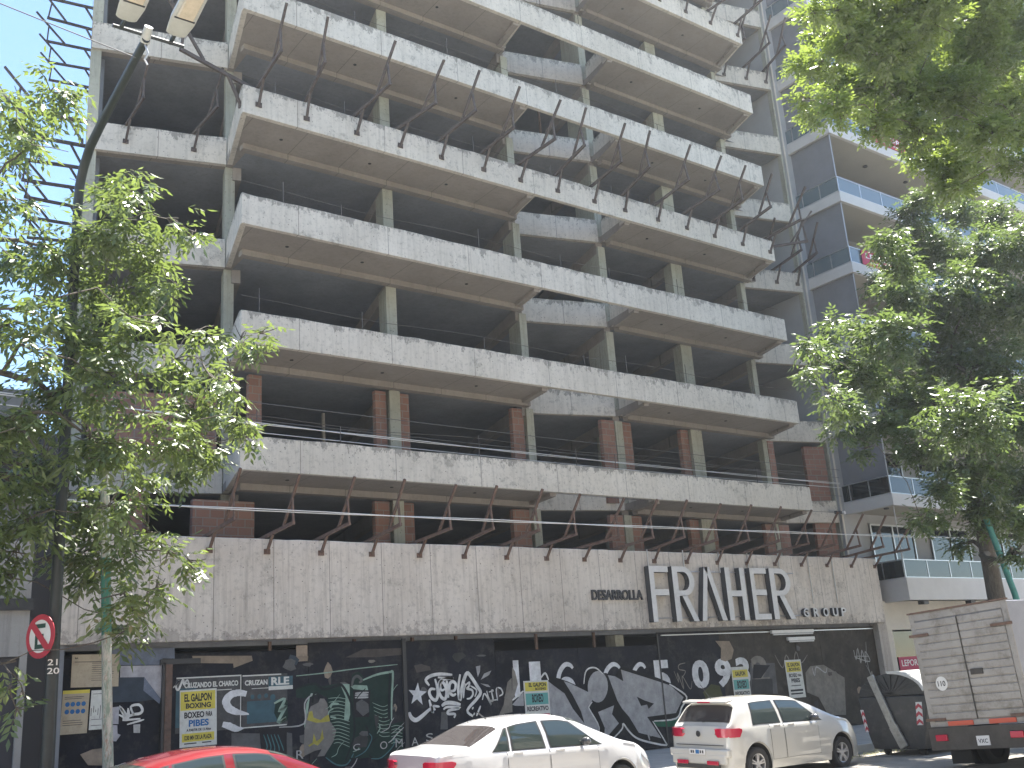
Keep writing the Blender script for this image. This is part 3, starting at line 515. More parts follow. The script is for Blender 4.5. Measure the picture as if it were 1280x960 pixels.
# ------------------------------------------------------------------ hoarding
GD = json.loads('''{"G":[["vip","black",3,"p",[[16.38,2.02],[16.49,2.05],[16.97,1.93],[17.29,1.82],[17.81,1.61],[17.77,1.83],[17.79,2.04],[17.94,2.13],[18.12,2.12],[18.34,2.0],[18.49,2.01],[18.78,1.9],[18.95,2.07],[19.11,2.14],[20.33,1.8],[20.97,1.57],[21.32,1.27],[21.18,1.06],[20.9,0.77],[19.97,0.71],[20.34,0.16],[20.28,0.08],[19.33,0.35],[19.12,0.6],[18.9,0.75],[18.84,0.62],[18.32,0.29],[17.8,0.33],[17.35,0.56],[16.6,0.94],[16.53,1.11],[16.57,1.89]],0],["vip","silver",4,"p",[[16.57,1.89],[16.73,1.78],[17.06,1.57],[17.29,1.19],[17.63,0.81],[17.55,1.11],[17.32,1.52],[17.07,1.87],[17.26,1.81],[17.94,1.52],[17.94,1.35],[17.81,1.19],[18.12,0.7],[17.87,0.34],[17.67,0.39],[17.36,0.59],[16.78,0.98],[16.56,1.14]],0],["vip","silver",4,"p",[[18.11,1.06],[18.67,1.19],[18.57,0.98],[18.78,0.74],[18.22,0.36],[18.29,0.66]],0],["vip","silver",4,"p",[[18.5,1.59],[18.46,1.5],[18.4,1.42],[18.33,1.35],[18.25,1.31],[18.16,1.29],[18.08,1.3],[18.0,1.33],[17.93,1.38],[17.88,1.45],[17.84,1.53],[17.83,1.63],[17.84,1.72],[17.87,1.82],[17.92,1.9],[17.98,1.97],[18.06,2.03],[18.15,2.06],[18.23,2.07],[18.32,2.05],[18.39,2.01],[18.45,1.95],[18.5,1.87],[18.52,1.78],[18.52,1.68]],0],["vip","silver",4,"p",[[18.55,1.95],[18.79,1.91],[19.07,1.77],[19.02,2.07],[20.32,1.71],[20.76,1.58],[21.21,1.25],[20.86,0.86],[19.79,0.83],[20.23,0.26],[19.44,0.46],[19.16,0.87],[18.94,1.09],[18.8,1.3]],0],["vip","black",5,"p",[[19.49,1.36],[19.75,1.25],[20.08,1.15],[19.87,1.03],[19.83,1.14],[19.61,1.12]],0],["vip","green",4,"p",[[19.97,0.71],[20.89,0.72],[20.96,0.64],[20.81,0.51],[20.15,0.56]],0],["vip","white",5,"s",[[16.58,1.92],[16.49,2.09],[16.34,1.98]],1.0],["vip","white",5,"s",[[20.72,1.62],[20.96,1.5],[21.33,1.25],[21.09,0.99],[20.84,0.72],[20.02,0.71]],1.0],["vip","white",5,"s",[[18.35,0.28],[18.85,0.58],[18.92,0.72],[19.07,0.55],[19.28,0.37],[19.61,0.24],[20.33,0.08],[20.34,0.18],[19.97,0.71]],1.0],["vip","white",5,"s",[[17.87,0.35],[18.1,0.67],[17.83,1.14],[17.83,1.22],[17.94,1.32]],0.7],["vip","white",5,"s",[[17.71,1.77],[17.79,2.04],[17.94,2.15],[18.17,2.14],[18.39,1.98]],0.8],["vip","silver",3,"p",[[15.42,1.4],[15.69,1.61],[15.78,1.67],[15.77,1.35],[15.5,1.37]],0],["vip","white",4,"s",[[15.43,1.5],[15.78,1.7]],1.0],["vip","silver",4,"s",[[19.8,0.24],[19.76,0.48],[19.87,0.34]],1.2],["phone6","silverw",2,"s",[[17.4,2.17],[17.32,2.25],[17.16,2.27],[16.98,2.12],[16.89,1.88],[16.91,1.61],[17.08,1.47],[17.29,1.54],[17.39,1.7],[17.3,1.87],[17.1,1.92],[16.91,1.81]],3.3],["phone6","silverw",2,"s",[[18.99,2.11],[18.9,2.19],[18.73,2.21],[18.52,2.06],[18.42,1.8],[18.44,1.53],[18.62,1.38],[18.86,1.45],[18.97,1.62],[18.87,1.8],[18.65,1.84],[18.44,1.73]],3.3],["phone6","silverw",2,"s",[[19.9,2.07],[19.83,2.16],[19.68,2.17],[19.5,2.02],[19.4,1.76],[19.4,1.48],[19.56,1.33],[19.77,1.4],[19.87,1.58],[19.8,1.76],[19.6,1.8],[19.42,1.69]],3.3],["star","silverw",3,"p",[[12.8,2.04],[12.84,1.86],[13.02,1.83],[12.87,1.74],[12.9,1.55],[12.76,1.68],[12.61,1.59],[12.67,1.76],[12.55,1.89],[12.72,1.87]],0],["tag","white",4,"s",[[13.1,1.96],[13.01,2.09],[13.18,2.18],[13.44,2.2],[13.74,2.17]],1.9],["tag","white",4,"s",[[13.26,2.1],[13.31,1.91],[13.32,1.75],[13.26,1.63],[13.15,1.68],[13.09,1.8],[13.14,1.88],[13.26,1.87]],1.9],["tag","white",4,"s",[[13.34,2.13],[13.77,2.08],[13.56,2.09],[13.38,2.02],[13.35,1.83],[13.41,1.69],[13.51,1.64],[13.56,1.78],[13.52,1.95],[13.43,2.04],[13.39,1.96],[13.42,1.84],[13.52,1.86]],1.9],["tag","white",4,"s",[[13.58,2.05],[13.58,1.85],[13.6,1.66]],1.9],["tag","white",4,"s",[[13.64,1.81],[13.78,1.82],[13.82,1.96],[13.73,2.02],[13.65,1.95],[13.64,1.79],[13.73,1.71],[13.82,1.74]],1.9],["tag","white",4,"s",[[13.96,2.17],[13.9,1.94],[13.89,1.76],[13.92,1.6],[13.98,1.83],[14.07,2.07],[14.16,2.19],[14.25,2.12],[14.43,1.87],[14.51,1.73],[14.39,1.59],[14.11,1.35],[14.26,1.21]],2.2],["tag","white",4,"s",[[13.99,1.79],[14.09,1.95],[14.04,1.79],[14.02,1.63]],1.2],["tag","white",4,"s",[[14.08,1.91],[14.21,1.98],[14.18,1.88],[14.13,1.84],[14.27,1.8],[14.29,1.7],[14.21,1.62],[14.11,1.61]],1.3],["tag","white",4,"s",[[14.23,1.9],[14.4,1.79],[14.34,1.64]],1.0],["tag","white",4,"s",[[13.41,1.49],[13.53,1.55],[13.72,1.54],[13.93,1.49]],2.2],["tag","white",4,"s",[[13.45,1.41],[13.57,1.46],[13.91,1.42],[13.61,1.38],[13.57,1.31],[13.76,1.29],[13.73,1.21]],1.6],["tag","white",4,"s",[[13.08,1.65],[13.12,1.49],[13.16,1.36],[13.14,1.49],[13.23,1.41]],1.8],["tag","white",4,"s",[[13.17,1.51],[13.35,1.48]],1.3],["tag","white",4,"s",[[12.54,1.41],[12.58,1.3],[12.69,1.23],[12.83,1.28],[13.11,1.46]],2.4],["tag","white",4,"s",[[14.36,1.21],[14.49,1.43]],1.2],["tag","white",4,"s",[[14.25,1.4],[14.28,1.38]],1.6],["tag","white",4,"s",[[14.28,1.27],[14.31,1.25]],1.6],["tag","white",4,"s",[[14.55,1.56],[14.63,1.7],[14.8,1.43],[14.72,1.63],[14.69,1.76]],1.0],["tag","white",4,"s",[[14.75,1.73],[14.88,1.75],[14.83,1.75],[14.86,1.53],[14.78,1.53],[14.99,1.54]],1.0],["tag","white",4,"s",[[14.99,1.52],[14.97,1.78],[15.09,1.8],[15.15,1.71],[15.13,1.65],[15.0,1.61]],1.0],["tag","silver",4,"p",[[14.42,2.33],[14.55,2.35],[14.53,2.21],[14.46,2.09]],0],["tag","silver",4,"p",[[14.86,2.22],[14.79,2.12],[14.54,2.02],[14.65,2.16]],0],["tag","silver",4,"p",[[14.52,1.94],[14.74,1.9],[14.81,1.84],[14.71,1.85]],0],["green_graffiti","dgreen",2,"p",[[9.8,2.05],[10.08,2.16],[10.42,2.08],[10.83,2.12],[11.09,2.05],[11.13,2.29],[11.3,2.35],[11.39,2.25],[11.41,2.13],[12.07,2.32],[12.17,2.3],[12.1,1.27],[11.99,1.17],[12.37,1.23],[12.34,0.52],[11.67,0.47],[11.47,0.54],[11.12,0.52],[10.77,0.44],[10.46,0.66],[10.69,1.15],[10.57,1.38],[10.51,1.84],[10.26,1.97],[9.98,1.85],[9.8,1.88]],0],["green_graffiti","pgreen",3,"p",[[9.98,1.31],[10.03,1.74],[10.14,1.95],[10.29,1.93],[10.11,1.87],[10.06,1.52],[9.98,1.25]],0],["green_graffiti","greyp",4,"p",[[10.04,1.52],[10.13,1.68],[10.31,1.75],[10.35,1.83],[10.45,1.82],[10.52,1.71],[10.55,1.38],[10.72,1.15],[10.65,0.94],[10.43,0.66],[10.27,0.66],[10.37,0.8],[10.21,0.78],[9.97,0.7],[9.97,0.94],[9.98,1.2]],0],["green_graffiti","yellow",5,"p",[[10.04,1.41],[10.09,1.57],[10.16,1.59],[10.19,1.45],[10.35,1.39],[10.47,1.46],[10.54,1.49],[10.57,1.35],[10.44,1.34],[10.25,1.34]],0],["green_graffiti","yellow",5,"p",[[9.99,0.96],[10.06,0.9],[10.16,0.95],[10.19,1.13],[10.25,0.97],[10.34,1.01],[10.39,1.2],[10.42,1.01],[10.28,0.88],[10.19,0.92],[10.09,0.87]],0],["green_graffiti","pgreen",3,"p",[[10.83,2.11],[11.06,2.09],[11.06,1.45],[11.01,1.32],[10.91,1.35],[10.96,1.82]],0],["green_graffiti","pgreen",3,"p",[[11.09,2.04],[11.19,2.07],[11.49,2.04],[11.52,1.93],[11.16,1.98]],0],["green_graffiti","blackp",4,"p",[[11.15,1.95],[11.57,1.94],[11.52,1.38],[11.14,1.39]],0],["green_graffiti","pale",5,"s",[[11.19,1.89],[11.52,1.89]],1.1],["green_graffiti","pale",5,"s",[[11.18,1.85],[11.51,1.84]],1.1],["green_graffiti","pale",5,"s",[[11.18,1.8],[11.51,1.79]],1.1],["green_graffiti","greyd",5,"p",[[11.21,1.69],[11.35,1.76],[11.51,1.65],[11.52,1.48],[11.37,1.4],[11.21,1.55]],0],["green_graffiti","pgreen",4,"s",[[9.8,2.32],[10.42,2.35],[11.23,2.41],[12.28,2.46]],0.6],["green_graffiti","ink",4,"s",[[9.8,2.06],[10.08,2.13],[10.26,2.13],[10.45,2.01],[10.74,2.07],[10.88,2.07],[11.05,1.79],[11.14,1.45],[11.14,1.01],[10.93,0.53]],1.4],["green_graffiti","ink",4,"s",[[10.17,1.75],[10.2,1.92],[10.29,1.94],[10.32,1.8]],1.2],["green_graffiti","pgreen",5,"s",[[10.59,1.62],[10.63,1.7],[10.79,1.69]],1.4],["green_graffiti","pgreen",5,"s",[[10.58,1.44],[10.72,1.41]],1.0],["green_graffiti","greyd",4,"s",[[11.11,2.04],[11.16,2.2],[11.26,2.25],[11.36,2.16],[11.29,2.11]],1.6],["green_graffiti","pgreen",4,"s",[[11.39,2.16],[11.73,2.26],[12.07,2.3],[12.15,2.27],[12.1,1.7],[12.08,1.27]],1.3],["green_graffiti","ink",5,"s",[[12.07,2.28],[12.02,1.56],[12.0,1.31],[11.83,1.32]],1.6],["green_graffiti","pgreen",3,"s",[[10.54,1.82],[10.8,1.82],[11.05,1.76]],0.35],["green_graffiti","pgreen",3,"s",[[10.55,1.74],[10.79,1.75],[11.05,1.68]],0.35],["green_graffiti","pgreen",3,"s",[[10.56,1.67],[10.79,1.68],[11.05,1.61]],0.35],["green_graffiti","pgreen",3,"s",[[10.57,1.6],[10.79,1.61],[11.05,1.53]],0.35],["green_graffiti","pgreen",3,"s",[[10.57,1.53],[10.79,1.54],[11.05,1.46]],0.35],["green_graffiti","pgreen",3,"s",[[10.58,1.46],[10.79,1.46],[11.04,1.38]],0.35],["green_graffiti","pgreen",3,"s",[[10.59,1.38],[10.79,1.39],[11.04,1.31]],0.35],["green_graffiti","pgreen",3,"s",[[10.6,1.31],[10.79,1.32],[11.04,1.24]],0.35],["green_graffiti","pgreen",3,"s",[[10.61,1.24],[10.78,1.25],[11.04,1.16]],0.35],["green_graffiti","pgreen",3,"s",[[10.62,1.17],[10.78,1.18],[11.04,1.09]],0.35],["green_graffiti","pgreen",3,"s",[[10.62,1.1],[10.78,1.11],[11.03,1.01]],0.35],["green_graffiti","pgreen",3,"s",[[10.63,1.03],[10.78,1.04],[11.03,0.94]],0.35],["green_graffiti","pgreen",3,"s",[[10.64,0.96],[10.78,0.97],[11.03,0.87]],0.35],["green_graffiti","pgreen",3,"s",[[10.65,0.89],[10.78,0.9],[11.03,0.79]],0.35],["green_graffiti","pgreen",3,"s",[[11.61,1.67],[11.87,1.57],[12.04,1.62]],0.35],["green_graffiti","pgreen",3,"s",[[11.63,1.58],[11.87,1.49],[12.04,1.53]],0.35],["green_graffiti","pgreen",3,"s",[[11.64,1.5],[11.87,1.41],[12.04,1.45]],0.35],["green_graffiti","pgreen",3,"s",[[11.66,1.41],[11.86,1.33],[12.03,1.36]],0.35],["green_graffiti","pgreen",3,"s",[[11.68,1.33],[11.86,1.25],[12.03,1.28]],0.35],["green_graffiti","pgreen",3,"s",[[11.69,1.24],[11.86,1.18],[12.03,1.19]],0.35],["green_graffiti","pgreen",3,"s",[[11.71,1.16],[11.86,1.1],[12.02,1.11]],0.35],["green_graffiti","pgreen",3,"s",[[11.73,1.07],[11.85,1.02],[12.02,1.02]],0.35],["green_graffiti","pgreen",3,"s",[[11.75,0.99],[11.85,0.94],[12.02,0.94]],0.35],["green_graffiti","pgreen",3,"s",[[12.06,1.13],[12.2,1.15],[12.35,1.11]],0.35],["green_graffiti","pgreen",3,"s",[[12.06,1.06],[12.19,1.08],[12.35,1.04]],0.35],["green_graffiti","pgreen",3,"s",[[12.05,0.99],[12.19,1.01],[12.34,0.97]],0.35],["green_graffiti","pgreen",3,"s",[[12.05,0.92],[12.19,0.94],[12.34,0.9]],0.35],["green_graffiti","pgreen",3,"s",[[12.05,0.85],[12.18,0.87],[12.34,0.83]],0.35],["green_graffiti","pgreen",3,"s",[[12.05,0.78],[12.18,0.8],[12.33,0.76]],0.35],["green_graffiti","ink",4,"s",[[11.43,1.21],[11.55,0.92],[11.5,0.76],[11.15,0.54],[11.02,0.58]],1.2],["green_graffiti","ink",4,"s",[[11.99,1.17],[12.15,0.82],[12.0,0.58],[11.64,0.49],[11.49,0.59]],1.2],["green_graffiti","teal",4,"s",[[10.46,0.63],[10.71,0.46],[10.96,0.45],[11.12,0.65]],0.8],["green_graffiti","teal",5,"s",[[11.51,1.03],[11.57,0.92],[11.41,0.68],[11.15,0.57]],0.6],["green_graffiti","teal",5,"s",[[11.54,0.51],[11.8,0.51],[12.11,0.74],[12.1,0.88]],0.6],["green_graffiti","browng",2,"p",[[10.98,2.66],[11.41,2.82],[12.4,2.82],[12.4,2.67],[11.74,2.64]],0],["green_graffiti","cream",2,"p",[[9.81,2.95],[10.07,2.95],[10.07,2.63],[9.81,2.65]],0],["wall_poster","creamd",2,"p",[[7.55,2.81],[8.81,2.77],[8.83,2.67],[8.42,2.54],[8.41,2.63],[7.58,2.67]],0],["wall_poster","greyd",1,"p",[[8.39,1.27],[8.99,1.22],[9.02,0.88],[8.39,0.95]],0],["wall_poster","creamd",2,"p",[[9.76,2.73],[10.09,2.72],[10.07,2.62],[9.76,2.61]],0],["s","silverw",5,"p",[[8.71,2.07],[8.69,2.07],[8.66,2.08],[8.63,2.09],[8.59,2.1],[8.55,2.11],[8.51,2.11],[8.47,2.11],[8.44,2.1],[8.4,2.1],[8.36,2.09],[8.32,2.07],[8.29,2.05],[8.26,2.03],[8.23,2.0],[8.21,1.97],[8.19,1.93],[8.18,1.9],[8.18,1.85],[8.2,1.82],[8.21,1.78],[8.23,1.75],[8.25,1.72],[8.28,1.69],[8.31,1.67],[8.34,1.66],[8.38,1.64],[8.41,1.63],[8.45,1.62],[8.49,1.61],[8.55,1.61],[8.61,1.6],[8.66,1.6],[8.71,1.6],[8.75,1.6],[8.75,1.62],[8.72,1.64],[8.67,1.66],[8.62,1.68],[8.57,1.7],[8.52,1.72],[8.49,1.74],[8.46,1.75],[8.44,1.77],[8.42,1.78],[8.4,1.79],[8.39,1.8],[8.38,1.81],[8.37,1.83],[8.36,1.84],[8.35,1.86],[8.35,1.87],[8.35,1.87],[8.35,1.88],[8.35,1.89],[8.36,1.91],[8.38,1.93],[8.39,1.94],[8.4,1.95],[8.42,1.96],[8.44,1.97],[8.47,1.97],[8.5,1.98],[8.52,1.98],[8.55,1.98],[8.57,1.98],[8.6,1.97],[8.63,1.97],[8.66,1.96],[8.68,1.96]],0],["s","silverw",5,"p",[[8.18,1.4],[8.2,1.4],[8.21,1.39],[8.24,1.38],[8.26,1.37],[8.28,1.36],[8.3,1.35],[8.32,1.34],[8.35,1.33],[8.37,1.32],[8.39,1.31],[8.42,1.3],[8.45,1.29],[8.49,1.29],[8.52,1.29],[8.55,1.3],[8.58,1.31],[8.6,1.32],[8.62,1.33],[8.64,1.33],[8.63,1.35],[8.62,1.36],[8.6,1.37],[8.57,1.38],[8.54,1.38],[8.52,1.39],[8.5,1.4],[8.48,1.41],[8.47,1.42],[8.45,1.43],[8.42,1.44],[8.4,1.45],[8.37,1.47],[8.35,1.48],[8.32,1.48],[8.29,1.49],[8.27,1.49],[8.24,1.5],[8.23,1.5],[8.21,1.5]],0],["scribble","white",5,"s",[[7.18,2.21],[7.3,2.34],[7.23,2.25],[7.28,2.16],[7.37,2.36],[7.39,2.26],[7.46,2.35],[7.51,2.19]],1.0],["scribble","pgreen",5,"s",[[9.3,1.79],[9.54,1.87],[9.41,1.62],[9.57,1.73],[9.38,1.41],[9.57,1.49],[9.44,1.4]],1.6],["scribble","dgreen",5,"p",[[9.33,1.81],[9.6,1.84],[9.61,1.44],[9.41,1.37],[9.3,1.6]],0],["scribble","blackp",3,"p",[[8.99,1.29],[9.59,1.3],[9.56,0.64],[9.36,0.78],[9.04,0.87]],0],["scribble","teal",4,"s",[[9.07,1.19],[9.15,0.96],[9.1,0.87]],0.6],["scribble","teal",4,"s",[[9.15,1.19],[9.23,0.95],[9.2,0.86]],0.6],["scribble","teal",4,"s",[[9.23,1.18],[9.31,0.94],[9.3,0.85]],0.6],["scribble","teal",4,"s",[[9.3,1.18],[9.4,0.94],[9.41,0.84]],0.6],["scribble","teal",4,"s",[[9.38,1.17],[9.48,0.93],[9.51,0.84]],0.6],["scribble","greyd",3,"p",[[9.57,1.2],[9.7,1.17],[9.71,0.68],[9.59,0.71]],0],["scribble","pale",4,"s",[[9.41,1.31],[9.97,1.34],[9.99,1.75],[10.17,1.93]],0.8],["left_panel","palegrey",2,"p",[[6.14,2.67],[6.96,2.65],[6.94,2.02],[6.61,2.44],[6.15,2.43]],0],["left_panel","bluegrey",1,"p",[[5.98,2.99],[7.19,2.98],[7.2,2.77],[6.96,2.78],[6.96,2.66],[5.99,2.69]],0],["left_panel","bluegreyd",3,"p",[[6.0,2.46],[6.61,2.44],[6.9,2.02],[6.57,1.99],[6.02,2.0]],0],["left_panel","bluegrey",3,"p",[[6.61,2.44],[6.94,2.01],[6.92,1.92],[6.6,2.19]],0],["klip","white",4,"s",[[6.15,1.77],[6.33,1.69],[6.16,1.92],[6.3,1.69],[6.32,1.88]],1.2],["klip","white",4,"s",[[6.32,1.86],[6.34,1.73]],1.3],["klip","white",4,"s",[[6.44,1.73],[6.37,1.9],[6.52,1.93],[6.59,1.84],[6.55,1.77],[6.4,1.75],[6.23,1.67],[6.56,1.67]],1.3],["klip","white",4,"s",[[6.31,1.58],[6.63,1.65]],0.9],["left_panel","palegrey",4,"p",[[6.02,1.91],[6.15,1.92],[6.15,1.6],[6.03,1.61]],0],["left_panel","palegrey",4,"p",[[6.04,1.59],[6.13,1.58],[6.14,1.43],[6.2,1.4],[6.12,1.29],[6.05,1.3]],0],["left_panel","pale",4,"p",[[6.43,1.57],[6.56,1.57],[6.56,1.41],[6.44,1.42]],0],["left_panel","creamd",3,"p",[[5.69,1.18],[5.91,1.19],[5.9,0.88],[5.63,0.91],[5.48,1.11]],0],["torn_paper","creamd",5,"p",[[22.72,2.71],[23.3,2.69],[23.44,2.44],[23.31,2.19],[23.03,2.13],[22.85,2.18],[22.92,2.5]],0],["torn_paper","greyd",3,"p",[[24.08,2.05],[25.15,2.01],[25.11,1.13],[23.91,1.19]],0],["torn_paper","blackp",4,"p",[[24.21,2.0],[24.92,1.95],[24.45,1.6],[24.1,1.61]],0],["torn_paper","charc",4,"p",[[24.06,1.59],[24.95,1.57],[24.89,1.14],[23.98,1.19]],0],["torn_paper","greyb",3,"p",[[26.77,1.85],[27.41,1.87],[28.35,1.44],[28.15,0.34],[27.28,0.39],[26.95,0.93],[26.44,1.1],[26.5,1.67]],0],["scribble_e","greyb",4,"s",[[25.2,2.24],[25.48,1.85],[25.71,2.22],[25.94,1.88],[26.18,2.3],[26.34,1.96],[26.7,2.19]],0.9],["scribble_e","pale",5,"s",[[29.02,2.26],[29.07,1.96],[29.24,2.31],[29.29,1.85],[29.44,2.25],[29.55,1.84],[29.6,2.2],[29.77,1.88],[29.01,2.06],[29.77,2.04]],0.9],["scribble_e","greyl",5,"s",[[29.72,2.5],[29.63,1.84],[29.74,1.3]],0.7],["scribble_e","greyl",5,"s",[[29.53,1.79],[29.83,1.3]],0.6],["scribble_e","pale",5,"s",[[26.84,1.8],[26.9,1.56],[27.04,1.82],[27.43,1.63],[27.54,1.77]],0.9],["scribble_e","greyb",5,"s",[[27.74,1.62],[27.98,1.61],[27.82,1.27],[28.24,1.35],[28.29,1.2]],0.9],["mask","olive",4,"p",[[21.99,1.34],[22.35,1.54],[22.67,1.48],[22.76,1.21],[22.54,1.09],[22.09,1.12]],0],["scribble_e","greyb",5,"s",[[20.95,1.95],[21.09,1.64],[21.07,1.9],[21.25,1.46],[21.24,1.81],[21.5,1.45],[21.6,1.66]],0.7],["scribble_e","greyb",5,"s",[[21.42,2.15],[21.17,2.11],[21.15,1.99],[21.39,1.93],[21.24,1.77]],0.7],["torn","greyb",4,"p",[[15.32,1.93],[15.45,2.02],[15.41,1.23],[15.17,1.21],[14.99,1.16],[15.16,1.41]],0],["torn","greyb",3,"p",[[15.49,2.27],[15.57,2.17],[15.63,1.87],[15.47,1.53],[15.43,1.46]],0],["torn","greyd",3,"p",[[13.4,1.36],[13.56,1.35],[13.55,0.97],[13.35,0.98]],0],["torn","browng",2,"p",[[12.72,2.42],[12.91,2.45],[13.14,2.38],[13.16,2.3],[12.78,2.26]],0]],"TX":[["phone","1",15.52,15.69,1.57,0.86,"silverw",2],["phone","1",16.01,16.36,1.51,0.87,"silverw",2],["phone","5",20.16,20.8,1.31,0.95,"silverw",2],["phone","0",21.64,22.32,1.44,0.77,"silverw",4],["phone","9",22.57,23.23,1.43,0.79,"silverw",4],["phone","3",23.44,24.01,1.42,0.8,"silverw",4],["phone","2",24.1,24.84,1.43,0.81,"greyb",4],["word","R",9.79,9.95,0.65,0.17,"pale",6],["word","C",11.11,11.28,0.71,0.13,"pale",6],["word","O",11.77,11.95,0.68,0.16,"pale",6],["word","M",12.16,12.34,0.69,0.17,"pale",6],["word","A",12.57,12.75,0.69,0.17,"pale",6],["word","S",12.95,13.14,0.75,0.17,"pale",6]]}''')
